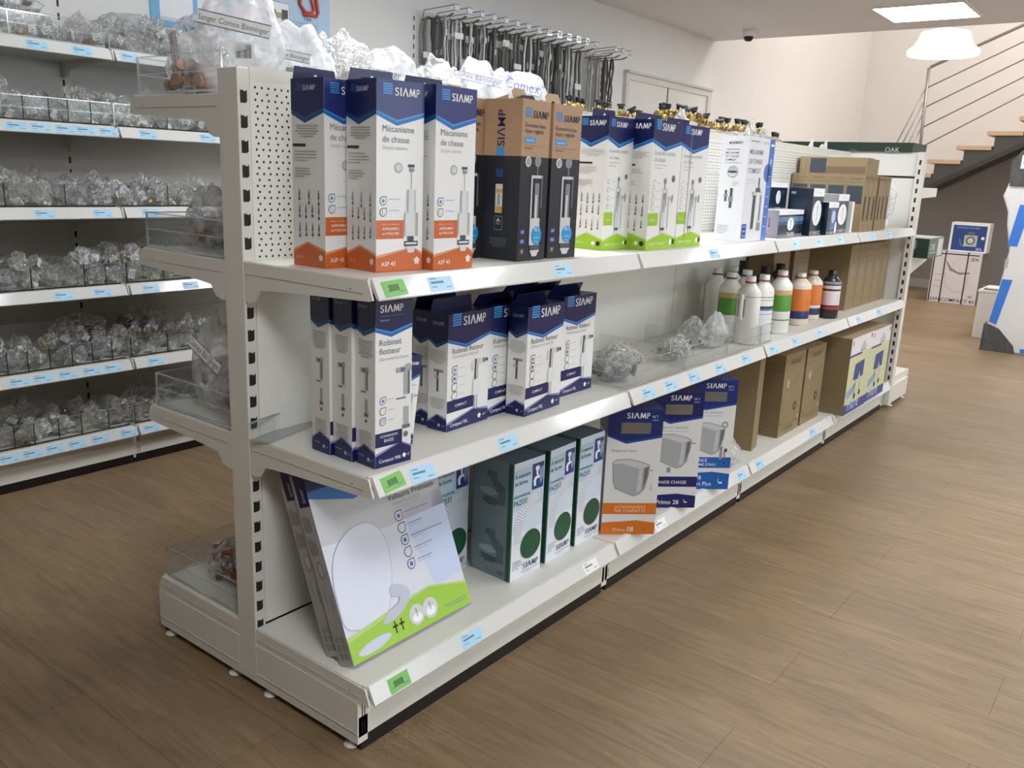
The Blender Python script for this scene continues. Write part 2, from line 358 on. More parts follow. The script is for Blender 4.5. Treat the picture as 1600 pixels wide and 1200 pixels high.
# railing of the upper flight
rl = empty('railing', (0, .05, 0)); rl.parent = st
R0 = Vector((-1.1, 10.25, 0)); RM = mat('a5a19d', .35, .5)
mb = MB(); mb.tube([Vector((-1.07, 10.25, 1.30)) - R0, Vector((-1.115, 10.25, 2.63)) - R0], .018, RM); mb.build('post', rl)
mb = MB(); mb.tube([Vector((2.2, 10.25, 2.75)) - R0, Vector((2.2, 10.25, 4.23)) - R0], .018, RM); mb.build('post', rl)
for i, (z0, z1) in enumerate(((2.636, 3.052), (2.408, 2.866), (2.186, 2.666), (1.955, 2.465), (1.721, 2.262))):
    s = (z1 - z0) / .92; xa = -1.1
    mb = MB(); mb.tube([Vector((xa, 10.25, z0)) - R0, Vector((2.2, 10.25, z0 + s * 3.3)) - R0], .018 if i == 0 else .008, RM, 6)
    mb.build('handrail' if i == 0 else 'rail_bar', rl)
    if i: # lower flight turns towards the room
        mb = MB(); mb.tube([Vector((xa - .01, 10.24, 2.42 - .16 * (i - 1))) - R0, Vector((-1.43 + .07 * i, 10.05, 1.62)) - R0], .008, RM, 6); mb.build('rail_bar', rl)
# even taupe wall under the stairs, top edge following the stringer
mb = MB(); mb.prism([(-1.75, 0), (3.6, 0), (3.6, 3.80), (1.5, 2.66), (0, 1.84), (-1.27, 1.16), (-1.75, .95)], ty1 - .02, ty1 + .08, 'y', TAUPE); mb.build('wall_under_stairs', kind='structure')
slab('baseboard_under_stairs', -1.75, 3.6, ty1 - .035, ty1 - .02, 0, .11, mat('a8a49f', .6))  # white baseboard, greyed to carry the dimness under the stairs

# dome camera
t = empty('dome_camera', (-1.60, 6.2, ZC), 0, 'small white dome security camera on the ceiling edge', 'security camera')
mb = MB(); mb.lathe([(.052, -.055), (.056, -.045), (.056, -.002), (.05, 0)], (0, 0, 0), WHITE, 24); mb.build('housing', t)
mb = MB(); mb.lathe([(.012, -.093), (.03, -.085), (.04, -.068), (.042, -.055)], (0, 0, 0), mat('151515', .1), 20); mb.build('dome', t)
mb = MB(); mb.tube([(.06, .02, -.001), (.062, .02, -.09)], .002, WHITE, 5); mb.build('cable', t)

# ================================================================== gondola shelving
LB = 1.007
def upright_mb(h, w=.034, slots=(True, True), z0=.1, y0=0, yw=.03):
    """slotted post, origin on the floor at its near face"""
    mb = MB(); mb.box(-w, w, y0, y0 + yw, .02, h, RACK)
    for sgn, on in zip((1, -1), slots):
        if not on: continue
        k = 0; z = 1.372
        while z > .12:
            x = sgn * (w + .0004); y = y0 + .006
            a, b_ = y, y + .017
            pts = [(a, z - .0135), (a, z + .0135), (a + .004, z + .011), (a + .008, z + .0135), (a + .008, z + .010), (b_ - .004, z + .010), (b_, z + .0135), (b_, z - .010), (b_ - .004, z - .0135), (a + .006, z - .0135)]
            P = [(x, p, q) for p, q in pts]
            mb.face(P if sgn > 0 else P[::-1], DARK)
            z -= .05
    return mb
g = empty('gondola_frame', (0, 0, 0), 0, 'long white double-sided gondola frame with slotted posts and perforated back panels', 'shelving')
up = None
for k in range(5):
    y = k * LB - (0 if k == 0 else .015)
    if k == 0: upright_mb(1.428).build('upright', g, (0, y, 0), bevel=.0015)
    elif up is None:
        mb = MB(); mb.box(-.0315, .0315, 0, .03, .02, 1.428, RACK)
        z = 1.372
        while z > .12:
            for sg in (1, -1): mb.box(sg * .0317 - .0002, sg * .0317 + .0002, .0125, .0175, z - .012, z + .012, DARK)
            z -= .05
        up = mb.build('upright', g, (0, y, 0))
    else: u2 = up.copy(); col.objects.link(u2); u2.parent = g; u2.location = (0, y, 0)
for k in range(4):
    y0, y1 = k * LB + (.031 if k == 0 else -.0015), (k + 1) * LB - .0045
    mb = MB(); mb.box(-.033, .0185, y0 + .018, y1 - .016, .17, 1.43, RACKP); mb.box(.0185, .0330, y0, y1, .17, 1.43, RACKP); mb.box(-.033, -.0185, y0, y1, .17, 1.43, RACKP)
    mb.box(.033, .0338, y0, y1, 1.405, 1.432, RACK)
    if k > 0:  # rolled seams of the upper slatwall
        for z in [1.06 + .07 * j for j in range(5)]: mb.box(.033, .0334, y0, y1, z, z + .0015, mat('b9b6ac', .5))
    # perforation: alternating rows
    r = .0029
    z = 1.392; row = 0
    while z > 1.04:
        sp = .0168 if row % 2 == 0 else .025
        y = y0 + (.013 if row % 2 == 0 else .018)
        while y < y1 - .01:
            x = .0333
            P = [(x, y + r * math.cos(t), z + r * math.sin(t)) for t in [math.radians(a) for a in range(0, 360, 60)]]
            mb.face(P, DARK); y += sp
        z -= .0125; row += 1
    mb.build('back_panel', g)
    for sgn in (1, -1):
        mb = MB(); X = sgn * .389
        prof = [(X, .036), (X, .085), (X - sgn * .006, .09), (X - sgn * .006, .128), (X - sgn * .02, .128), (X - sgn * .02, .036)]
        mb.prism(prof, k * LB + .003, (k + 1) * LB - .003, 'y', RACK)
        for yy in (.012, .019):
            for zz in (.045, .085): mb.box(X - .0004, X + .0004, k * LB + yy, k * LB + yy + .0025, zz, zz + .028, DARK)
        mb.build('plinth', g)
        mb = MB(); mb.box(min(X - sgn * .002, X - sgn * .02), max(X - sgn * .002, X - sgn * .02), k * LB + .012, (k + 1) * LB - .012, 0, .036, BLACK); mb.build('kick_strip', g)
    mb = MB()
for k in range(5):
    y = k * LB - (0 if k == 0 else .015)
    for sgn in (1, -1):
        mb = MB(); X0, X1 = sgn * .034, sgn * .389
        mb.prism([(X0, .02), (X1, .02), (X1, .120), (X1 - sgn * .004, .124), (X0, .124)], 0, .03, 'y', RACK)
        mb.prism([(X0, .045), (X1, .045), (X1, .048), (X0, .048)], -.002, 0, 'y', mat('c9c6bb', .4))
        f = mb.build('base_foot', g, (0, y, 0), bevel=.002)
        for q in (.07, .355):
            mb = MB(); mb.lathe([(.018, 0), (.018, .003), (.006, .005), (.006, .021)], (0, 0, 0), mat('dcdad4', .3), 16); mb.build('levelling_foot', f, (sgn * q, .014, 0))

def label_mb(c, wid=.045, h=.028, sgn=1, blank=False):
    """printed shelf label lying on the sloped strip; origin at top left on the strip"""
    mb = MB(); F = PF(mb, (sgn * .0004, 0, -h), (0, sgn, 0), (0, 0, 1), (sgn, 0, 0), wid, h)
    mb.box(-.0004, .0004, min(0, sgn * wid), max(0, sgn * wid), -h, 0, c)
    if not blank:
        Q = mat('5f7f96', .5); F.rect(.10, .14, .35, .2, Q); F.rect(.10, .34, .62, .48, Q); F.rect(.10, .66, .3, .71, Q); F.rect(.66, .74, .9, .79, Q)
    return mb
LABM = {}
def add_label(parent, y, z, X, c='b', sgn=1, tilt=0):
    key = (c, sgn)
    if key not in LABM:
        mb = label_mb({'b': LBLUE, 'g': LGREEN, 'w': WHITE}[c], .062 if c == 'g' else .073, .034, sgn)
        if c == 'g':
            F = PF(mb, (sgn * .0004, 0, -.034), (0, sgn, 0), (0, 0, 1), (sgn, 0, 0), .062, .034); F.rect(.05, .05, .95, .6, LGREEN, 2); F.barcode(.25, .3, .7, .7)
        LABM[key] = mb.build('price_label', parent)
        o = LABM[key]
    else:
        o = LABM[key].copy(); col.objects.link(o); o.parent = parent
    # rides on the slope of the price strip
    o.location = (X, y, z); o.rotation_euler = (0, -sgn * math.atan2(.022, .038), 0)
    o.rotation_euler.rotate_axis('X', tilt)
    return o
def shelf(x0, x1, y0, y1, z, label, group, sgn=1, labels=(), th=.028, brackets=(True, True), lean=0, slope=True, end_bar=True):
    """board + price strip + two brackets. x0 = back, x1 = front edge (signed)"""
    t = empty('metal_shelf', (x0, y0, z), 0, label, 'shelf', group)
    W = y1 - y0; D = x1 - x0
    mb = MB(); mb.box(min(0, D), max(0, D), .004, W - .004, -th, 0, RACK)
    mb.box(min(D, D - sgn * .010), max(D, D - sgn * .010), .004, W - .004, -.002, .0025, RACK)
    mb.build('shelf_board', t, bevel=.001)
    mb = MB(); q = [(D, .001), (D + sgn * .003, .002), (D + sgn * .0235, -.036), (D + sgn * .0225, -.039), (D + sgn * .016, -.036), (D, -.012)]
    mb.prism(q, .010, W - .006, 'y', STRIP); ps = mb.build('price_strip', t)
    for i, on in enumerate(brackets):
        if not on: continue
        y = 0 if i == 0 else W - .0035
        a = sgn
        pr_ = [(-a * .0, -.002), (D, -.002), (D + a * .004, -.006), (D + a * .0165, -.038), (D + a * .006, -.041), (D * .35, -.052), (a * .055, -.058), (a * .035, -.085), (a * .028, -.082), (a * .026, -.088), (a * .018, -.084), (a * .016, -.09), (a * .006, -.086), (a * .004, -.09), (0, -.086)]
        mb = MB(); mb.prism(pr_, y, y + .0035, 'y', RACK)
        yy = y - .0003 if i == 0 else y + .0038
        if i == 0:
            mb.face([(D - a * .045 + .0015 * math.cos(k), yy, -.022 + .0022 * math.sin(k)) for k in [-j for j in range(6)]], DARK)
            mb.prism([(a * .01, -.026), (D - a * .01, -.026), (D - a * .01, -.0275), (a * .01, -.0275)], y - .001, y, 'y', mat('bdbab0', .5))
        mb.build('bracket', t)
    for lb in labels:
        ly, c = lb[0], lb[1]; tl = lb[2] if len(lb) > 2 else 0
        s_ = .0045
        add_label(ps, ly - y0, -s_, D + sgn * .0060, c, sgn, tl)
    return t
ords = ['nearest', 'second', 'third', 'far']
def pxlab(*a): return a
TOPZ, MIDZ, BASZ = 1.035, .640, .166
toplabs = {0: [(.028, 'g', .05), (.155, 'b'), (.595, 'b')], 1: [(1.45, 'b')], 2: [(2.18, 'b'), (2.45, 'b'), (2.72, 'b')], 3: [(3.2, 'b'), (3.5, 'b')]}
midlabs = {0: [(.026, 'g', .08), (.108, 'b', -.05), (.40, 'b')], 1: [(1.08, 'b'), (1.22, 'b'), (1.38, 'b'), (1.58, 'b'), (1.8, 'b')], 2: [(2.06, 'b'), (2.3, 'b'), (2.6, 'b')], 3: [(3.15, 'b'), (3.5, 'b')]}
baslabs = {0: [(.06, 'g'), (.30, 'b'), (.83, 'w')], 1: [(1.25, 'w'), (1.90, 'b')], 2: [(2.08, 'b'), (2.7, 'b')], 3: [(3.3, 'b')]}
for k in range(4):
    y0, y1 = k * LB + .001, (k + 1) * LB - .001
    n = ords[k]
    shelf(.0345, .416, y0, y1, TOPZ, f'white metal shelf with price strip, upper row, {n} bay of the gondola', None, 1, toplabs[k])
    shelf(.0345, .418, y0, y1, MIDZ, f'white metal shelf with price strip, middle row, {n} bay of the gondola', None, 1, midlabs[k])
    shelf(.0345, .408, y0, y1, BASZ, f'white metal base shelf just above the floor, {n} bay of the gondola', None, 1, baslabs[k], th=.034)
for z, nm in ((1.379, 'top'), (1.030, 'second'), (.636, 'third'), (.166, 'base')):
    for k in range(4):
        y0, y1 = k * LB + .001, (k + 1) * LB - .001
        shelf(-.0345, -.372, y0, y1, z, f'white metal shelf on the left side of the gondola, {nm} level, {ords[k]} bay', None, -1)
# clear acrylic risers round the left-side shelves
def riser(name, path, z, h, label, group=None, dividers=(), dm=None, closed=False):
    t = empty('clear_shelf_riser', (path[0][0], path[0][1], z), 0, label, 'shelf riser', group)
    o = Vector((path[0][0], path[0][1], 0)); mb = MB(); eb = MB()
    for (a, c) in zip(path[:-1], path[1:]):
        a, c = Vector((*a, 0)) - o, Vector((*c, 0)) - o; d = (c - a).normalized(); n = Vector((-d.y, d.x, 0)) * .0012
        def wall(B, z0, z1, m, n=n):
            P = [a + n, c + n, c - n, a - n]
            B.face([(p.x, p.y, z1) for p in P], m)
            for i in range(4):
                p, q = P[i], P[(i + 1) % 4]; B.face([(p.x, p.y, z0), (q.x, q.y, z0), (q.x, q.y, z1), (p.x, p.y, z1)], m)
        wall(mb, 0.0, h, CLEAR); wall(eb, h - .0022, h + .0004, CLEAREDGE, n * 1.2)
        wall(eb, h * .52, h * .52 + .0018, CLEAREDGE, n * 1.3)
        eb.box(a.x - .0018, a.x + .0018, a.y - .0018, a.y + .0018, 0, h, CLEAREDGE)
        L_ = (c - a).length; k = 0
        while k * .008 < L_ - .004:  # comb of slots along the foot
            p = a + d * (k * .008); eb.box(min(p.x, p.x + d.x * .004) - .0016, max(p.x, p.x + d.x * .004) + .0016, min(p.y, p.y + d.y * .004) - .0016, max(p.y, p.y + d.y * .004) + .0016, .001, .006, dm or CLEAREDGE); k += 1
    mb.build('clear_panel', t); eb.build('edge_bead', t)
    for (x, y, dx) in dividers:
        B = MB(); B.box(min(0, dx), max(0, dx), -.001, .001, 0, h * .98, CLEAR); B.box(-.0015, .0015, -.0016, .0016, 0, h * .98, dm or CLEAREDGE)
        B.build('divider', t, (x - o.x, y - o.y, 0))
for z, nm in ((1.379, 'top'), (1.030, 'second'), (.636, 'third'), (.166, 'base')):
    riser('r', [(-.035, .012), (-.36, .012), (-.36, .99)], z + .003, .082, f'clear acrylic riser round the {nm} left-side shelf at the near end', None)
riser('r', [(-.36, 1.02), (-.36, 2.0)], 1.382, .082, 'clear acrylic riser along the top left-side shelf, second bay')
# riser on the middle right shelf of the second bay, compartments of clear acrylic
riser('r', [(.05, LB + .02), (.405, LB + .02), (.405, 2 * LB + .12)], MIDZ + .003, .075, 'low clear acrylic bin front with dividers on the middle shelf', None, [(.405, 1.40, -.33), (.405, 1.72, -.33), (.405, 2.02, -.33)])
# riser lying loose across the near end of the middle shelf
mb = MB(); mb.box(0, .003, 0, .24, 0, .04, CLEAR); mb.box(-.0005, .0035, 0, .24, .038, .041, CLEAREDGE); mb.box(0, .05, 0, .24, 0, .002, CLEAREDGE)
mb.build('acrylic_divider', None, (.055, -.012, MIDZ + .001), .25, 'clear plastic divider lying on the middle shelf beside the front post', 'shelf divider')

# ================================================================== wall rack on the left
def copy_in(o, parent, loc, rz=None):
    c = o.copy(); col.objects.link(c); c.parent = parent; c.location = loc
    if rz is not None: c.rotation_euler = (0, 0, rz)
    return c
wr = empty('wall_rack_frame', (-2.09, .66, 0), 0, 'tall white slotted rack frame along the left wall', 'shelving')
HR = 2.12
mb = MB(); mb.box(-.03, .03, -.015, .015, .02, HR, RACK)
z = HR - .05
while z > .15:
    mb.face([(.0303, a, c) for a, c in ((-.0045, z - .013), (.0045, z - .013), (.0045, z + .013), (-.0045, z + .013))], DARK); z -= .05
ru = mb.build('upright', wr, (0, -2.0, 0))
for k in range(1, 7): copy_in(ru, wr, (0, -2.0 + k, 0))
RP = noisy('rack_back_panel', 'e2e0dc', 'dedcd8', .55, 2)
pb = None
for k in range(4):
    mb = MB(); mb.box(.022, .0295, .006, .994, .17, HR - .002, RP)
    for z in (.57, .97, 1.37, 1.77): mb.box(.0295, .0298, .006, .994, z, z + .002, mat('a5a49d', .6))
    mb.build('back_panel', wr, (0, -2.0 + k, 0))
PERF = mat('cfcfca', .5)
for k in (4, 5):
    mb = MB(); mb.box(.022, .0295, .010, .990, .17, HR - .002, PERF)
    for j in range(38):
        for i in range(38):
            y, z = .03 + i * .025 + (.0125 if j % 2 else 0), HR - .03 - j * .0225
            mb.face([(.0299, y - .003, z), (.0299, y, z - .003), (.0299, y + .003, z), (.0299, y, z + .003)], DGREY)
    mb.build('perforated_panel', wr, (0, -2.0 + k, 0))
for k in range(6):
    mb = MB(); X = .39
    mb.prism([(X, .036), (X, .085), (X - .006, .09), (X - .006, .128), (X - .02, .128), (X - .02, .036)], .003, .997, 'y', RACK)
    for yy in (.012, .022):
        for zz in (.04, .085): mb.box(X - .0004, X + .0004, yy, yy + .0025, zz, zz + .03, DARK)
    mb.build('plinth', wr, (0, -2.0 + k, 0))
    mb = MB(); mb.box(X - .02, X - .002, .004, .996, 0, .036, BLACK); mb.build('kick_strip', wr, (0, -2.0 + k, 0))
for k in range(7):
    mb = MB(); mb.box(.03, .388, -.012, .012, .02, .124, RACK); mb.build('base_foot', wr, (0, -2.0 + k, 0))
RL = {0: [.351, .509, .691], 1: [.259, .341, .427, .5, .587, .746, 1.01, 1.25, 1.5], 2: [.328, .542, .739, .95, 1.2], 3: [.371, .52, .598, .72, .899, 1.036, 1.3], 4: [.187, .27, .362, .454, .54, .62, .723, .95, 1.2], 5: [.125, .208, .29, .375, .468, .586, .685, .9, 1.1]}
RZ = [1.628, 1.350, 1.048, .747, .444, .163]
RD = {0: [.311, 1.05], 1: [.2, .336, .425, .493, .577, .668, .886], 2: [.247, .458, .664, .872], 3: [.311, .507, .59, .676, .835], 4: [.2, .273, .352, .436, .515, .594, .674, .835], 5: [.1, .2, .271, .362, .45, .56, .67, .8]}
lev = ['top', 'second', 'third', 'fourth', 'fifth', 'base']
BLK = mat('26241f', .4)
for i, z in enumerate(RZ):
    for k, nm in ((-1, 'left-hand bay'), (0, 'bay with the most bags'), (1, 'bay beyond the gondola end')):
        y0 = -.34 + (k + 0) * 1.0 if k < 2 else 0
        y0 = -.34 + k * 1.0
        if k == -1: continue
        labs = [(y, 'w' if (i == 3 and y < .3) else 'b') for y in RL[i] if y0 + .01 < y < y0 + .93]
        shelf(-2.058, -1.683, y0 + .002, y0 + .998, z, f'white metal shelf of the left wall rack, {lev[i]} level, {"bay left of the joint" if k == 0 else "bay right of the joint"}', None, 1, labs)
        ds = [(-1.70, y, -.34) for y in RD[i] if y0 + .01 < y < y0 + .97]
        if i == 0 and k == 0: ds = ds[:1]
        riser('r', [(-1.700, y0 + .006), (-1.700, y0 + .994)], z + .003, .085, f'clear acrylic riser on the {lev[i]} wall rack shelf, {"left" if k == 0 else "right"} of the joint', None, ds, None if i == 0 else BLK)
    # third bay, seen only between things
    if i < 2: shelf(-2.058, -1.683, 1.662, 2.658, z, f'white metal shelf of the left wall rack, {lev[i]} level, bay under the poster end', None, 1, ())

# ------------------------------------------------------------------ bags
from mathutils import noise as mn
def bag_bm(seed, w, d, h, m, sub=3, crush=.16, top=.55, flat=True):
    """crumpled polythene bag standing on its base; opens into a pinched, fanned top"""
    mb = MB(); k = mb.mi(m); off = Vector((seed * 7.3, seed * 3.1, seed * 1.7))
    bmesh.ops.create_icosphere(mb.bm, subdivisions=sub, radius=1)
    for v in mb.bm.verts:
        n = v.co.copy(); t = (n.z + 1) / 2
        prof = 1 - (1 - top) * max(0, (t - .35) / .65) ** 1.1
        thick = 1 - .9 * max(0, (t - .4) / .6)
        s = abs(n.x) ** .75 * (1 if n.x > 0 else -1); q = abs(n.y) ** .8 * (1 if n.y > 0 else -1)
        f = 1 + crush * (mn.noise(n * 2.2 + off) * 1.6 + abs(mn.noise(n * 5.5 + off)) * 1.4 - .4)
        v.co = Vector((s * w / 2 * prof * f, q * d / 2 * thick * f + .10 * h * mn.noise(Vector((n.x * 2, t * 2, seed))) * t, max(0, (t ** .9) * h * (1 + .22 * mn.noise(Vector((n.x * 3.0, seed, 0)))) + (.02 * h * mn.noise(n * 8 + off) if t > .1 else 0))))
    for f in mb.bm.faces: f.material_index = k; f.smooth = not flat
    return mb
def fitting_into(mb, seed, m, n=4, R=.03, r=.008):
    rn = random.Random(seed)
    for i in range(n):
        p = Vector((rn.uniform(-R, R), rn.uniform(-R * .5, R * .5), rn.uniform(r, R * 1.0)))
        a = rn.uniform(0, 6.28); u = Vector((math.cos(a), math.sin(a), rn.uniform(-.3, .3))).normalized(); v = Vector((0, 0, 1)).cross(u).normalized()
        L_ = R * rn.uniform(.5, .8); q = r * rn.uniform(.7, 1.1)
        mb.tube([p - u * L_, p, p + u * L_ * .2 + v * L_ * .2, p + v * L_ * .8 + Vector((0, 0, .2 * L_))], [q * 1.15, q, q, q * 1.15], m, 8)
        mb.tube([p - u * L_ * 1.05, p - u * L_ * .75], q * 1.45, m, 6)
PAPER = mat('e6e4df', .6); GFIT = mat('8d8a84', .4, .5)
def paper(seed, w, h):
    mb = MB(); F = PF(mb, (-w / 2, 0, 0), (1, 0, 0), (0, 0, 1), (0, -1, 0), w, h); F.rect(0, 0, 1, 1, PAPER, 0); F.para(.1, .15, .8, 3, .12, GREY, .05); F.barcode(.2, .6, .8, .85)
    return mb
protos = []
for i in range(9):
    wv = .075 + .012 * (i % 3); root = bag_bm(i + 1, wv, .055, .095 + .012 * (i % 4), BAG if i % 3 != 2 else BAGM, 3, .36, .8).build('bagged_fittings', None)
    mb = MB(); fitting_into(mb, i, (GFIT, mat('e4e1da', .4), BRASS, CHROME, mat('dedbd4', .4), mat('a9a6a0', .4), GFIT, mat('cfc6b2', .4), mat('d5d2cc', .5))[i], 7, .030, .008); mb.build('fittings', root, (0, 0, .004))
    if i % 3 != 1: mb = paper(i, .044, .030); o = mb.build('paper_label', root, (.006, -.03, .04)); o.rotation_euler = (.25, .3 * (i - 4), .2)
    protos.append(root)
used = [False] * 9
def put(i, x, y, z, rx, ry, rz, sc, label, group, cat='bag of fittings'):
    c = dup(protos[i]) if used[i] else protos[i]; used[i] = True
    c.location = (x, y, z); c.rotation_euler = (rx, ry, rz); c.scale = (sc, sc, sc)
    tag(c, label, cat, group); return c
rr = random.Random(5)
heapname = ['top', 'second', 'third', 'fourth', 'fifth', 'base']
for i, z in enumerate(RZ):
    yend = 1.9 if i < 1 else (1.3 if i < 2 else 1.08)
    for row, (x, zo, sc) in enumerate(((-1.755, 0, .80), (-1.825, 0, .92), (-1.905, .0, 1.05), (-1.79, .058, .72))):
        y = .0 + .1 + (.04 if row % 2 else 0)
        while y < yend:
            if row == 3 and rr.random() < .3: y += .08; continue
            if row == 2 and rr.random() < .25: y += .1; continue
            lab = f'small crumpled clear bag of fittings heaped on the {heapname[i]} wall rack shelf'
            k = rr.randrange(9)
            a = rr.choice((0, 1)); rx = rr.uniform(-.25, .5)
            put(k, x + rr.uniform(-.012, .012), y, z + zo + .003, rx, rr.uniform(-.3, .3), math.pi / 2 + rr.uniform(-.9, .9), sc * rr.uniform(.88, 1.12), lab, f'bags of fittings on the {heapname[i]} rack shelf')
            y += .074 * rr.uniform(.92, 1.15)
# bigger clear bags lying across the heaps
def bigbag(x, y, z, w, d, h, rz, m, label, seed, rx=0, ry=0, top=.7, inside=None, n=6, R=.06, r=.014, crush=.2, sub=3, flat=True):
    o = bag_bm(seed, w, d, h, m, sub, crush, top, flat).build('bagged_fittings', None, (x, y, z), rz, label, 'bag of fittings'); o.rotation_euler = (rx, ry, rz)
    if inside is not None:
        mb = MB(); fitting_into(mb, seed, inside, n, R, r); mb.build('fittings', o, (0, 0, .004))
    return o
bigbag(-1.86, .40, 1.715, .20, .12, .10, 1.3, BAGM, 'loose frosted bag lying on the heap of the top rack shelf near the left edge', 31, inside=GFIT, n=3, top=.8)
bigbag(-1.84, .83, 1.70, .26, .14, .09, 1.4, BAGM, 'long frosted bag lying on the heap of the top rack shelf left of the poster', 32, inside=GFIT, n=3, top=.9)
bigbag(-1.82, 1.13, 1.70, .26, .14, .14, 1.4, BAGM, 'peaked frosted bag on the top rack shelf below the poster corner', 33, inside=DGREY, n=4, top=.5)
bigbag(-1.83, .66, 1.43, .17, .10, .06, 1.5, BAGM, 'flat grey bag draped over the heap of the second rack shelf', 34, top=.9)
for k, (y, zz) in enumerate(((.70, .80), (.92, .83), (.55, .52), (.82, .53))):
    bigbag(-1.87, y, zz - .02, .22, .12, .12, 1.5, BAG, f'large clear bag of black elbows on the {"fourth" if k < 2 else "fifth"} rack shelf heap, {"left" if k % 2 == 0 else "right"} one', 40 + k, inside=DGREY, n=5, top=.8)

# ------------------------------------------------------------------ poster above the rack
PBL = mat('b6cfe6', .35); PB2 = mat('58a6cc', .35); PX0 = -2.052
mb = MB(); Y0, Y1, Z0, Z1 = 1.05, 2.037, 1.80, 2.50
mb.box(PX0 - .008, PX0, 0 + Y0, Y1, Z0, Z1, PBL)
F = PF(mb, (PX0, Y0, Z0), (0, 1, 0), (0, 0, 1), (1, 0, 0), Y1 - Y0, Z1 - Z0)
def yy(a): return (a - Y0) / (Y1 - Y0)
def zz(a): return 1 - (a - Z0) / (Z1 - Z0)
F.rect(yy(1.05), 0, yy(1.445), 1, PB2, 1)
F.rect(yy(1.092), zz(2.2), yy(1.252), zz(1.825), mat('e3e4e6', .4), 2); F.oval(yy(1.205), zz(1.945), .022, mat('30353c', .4), 3); F.rect(yy(1.092), zz(1.84), yy(1.252), zz(1.825), mat('c3c9ce', .4), 3)
F.rect(yy(1.275), zz(2.2), yy(1.42), zz(1.84), mat('dfe3e8', .4), 2); F.rect(yy(1.285), zz(2.02), yy(1.41), zz(1.985), mat('294a8e', .4), 3); F.oval(yy(1.35), zz(2.03), .05, mat('b34a48', .4), 3, .04)
F.rect(yy(1.465), zz(2.005), yy(1.615), zz(1.852), mat('f0f2f4', .4), 2)
for (a, b_, c) in ((1.952, 1.985, 'bfc3c6'), (1.925, 1.952, 'cfd2d4'), (1.898, 1.925, 'd05248'), (1.866, 1.898, '3b62ae')):
    F.rect(yy(1.482), zz(b_), yy(1.60), zz(a), mat(c, .4), 4)
F.oval(yy(1.541), zz(1.985), .06, mat('aeb3b6', .4), 5, .022); F.oval(yy(1.541), zz(1.867), .06, mat('3b62ae', .4), 3, .022)
F.rect(yy(1.64), zz(2.0), yy(1.782), zz(1.835), GREY, 2); F.rect(yy(1.643), zz(1.997), yy(1.779), zz(1.838), mat('eef0f2', .4), 3)
F.rect(yy(1.652), zz(1.962), yy(1.70), zz(1.918), mat('5a5854', .4), 4); F.rect(yy(1.70), zz(1.952), yy(1.735), zz(1.925), mat('b5a37c', .4), 4); F.rect(yy(1.735), zz(1.968), yy(1.772), zz(1.905), mat('4e4d4b', .4), 4)
F.text('RACCORDS ET CONSTITUANTES', yy(1.50), zz(2.03), .33, mat('b0525c', .4), 4, True)
F.text('TRA', yy(1.865), zz(1.938), .055, mat('3c4652', .4), 4, True)
F.text('\u00abTuyauterie et Raccords\u00bb', yy(1.80), zz(1.918), .155, mat('5c6670', .4), 4)
F.rect(yy(1.80), zz(1.911), yy(1.955), zz(1.909), GREY, 3)
F.oval(yy(1.885), zz(1.862), .024, mat('3a4f5e', .4), 3, n=20); F.text('NF', yy(1.87), zz(1.853), .032, WHITE, 5, True)
po = mb.build('poster', None, (0, 0, 0), 0, 'pale blue plumbing poster board with pipe pictures above the wall rack', 'poster')
mb = MB(); mb.tube([(PX0 + .008, a, c) for a, c in ((1.92, 2.10), (1.85, 2.06), (1.84, 2.01), (1.87, 1.978), (1.91, 1.975), (1.93, 2.0), (1.915, 2.04), (1.925, 2.07))], .009, mat('c8503f', .35), 10)
mb.tube([(PX0 + .008, a, c) for a, c in ((1.93, 2.12), (1.945, 2.05), (1.955, 1.985), (1.945, 1.967), (1.86, 1.967))], .008, mat('c8503f', .35), 10); mb.build('pipe_emblem', po)

# ------------------------------------------------------------------ hose display on the perforated panels
BRAID = noisy('braided_steel', 'b4b4b1', '8a8b89', .35, 300, (1, 1, .4), spec=.7)
BRAID.node_tree.nodes['Principled BSDF'].inputs['Metallic'].default_value = .6
BRAIDD = noisy('dark_braided_rubber', '6c6c69', '4a4b49', .45, 300, (1, 1, .4))
hy = [2.735 + .111 * k for k in range(14)] + [4.43, 4.53, 4.63]
hk = None; hooks = []
for k, y in enumerate(hy):
    if hk is None:
        hk = empty('display_hook', (-2.068, y, 2.075), 0)
        mb = MB(); mb.box(0, .004, -.02, .02, -.014, .014, METAL); mb.build('mounting_plate', hk)
        mb = MB(); mb.tube([(.003, -.006, .0), (.20, -.006, .004), (.235, -.006, .016), (.238, 0, .018), (.235, .006, .016), (.20, .006, .004), (.003, .006, .0)], .0032, METAL, 6); mb.build('prong', hk)
        mb = MB(); mb.tube([(.003, 0, .006), (.015, 0, .05), (.262, 0, .062), (.268, 0, .055)], .0028, METAL, 6); mb.build('label_arm', hk)
        mb = MB(); mb.box(.262, .265, -.022, .022, .026, .064, CLEAREDGE); mb.box(.2655, .266, -.019, .019, .03, .058, mat('cfe0ea', .4)); mb.build('ticket_holder', hk)
        c = hk
    else: c = dup(hk)
    c.location = (-2.068, y, 2.075)
    tag(c, 'chrome wire display hook with ticket holder on the perforated wall panel' if k < 14 else 'chrome wire display hook in the separate trio at the right end of the wall panel', 'display hook', 'hooks of the main row' if k < 14 else 'hooks of the end trio')
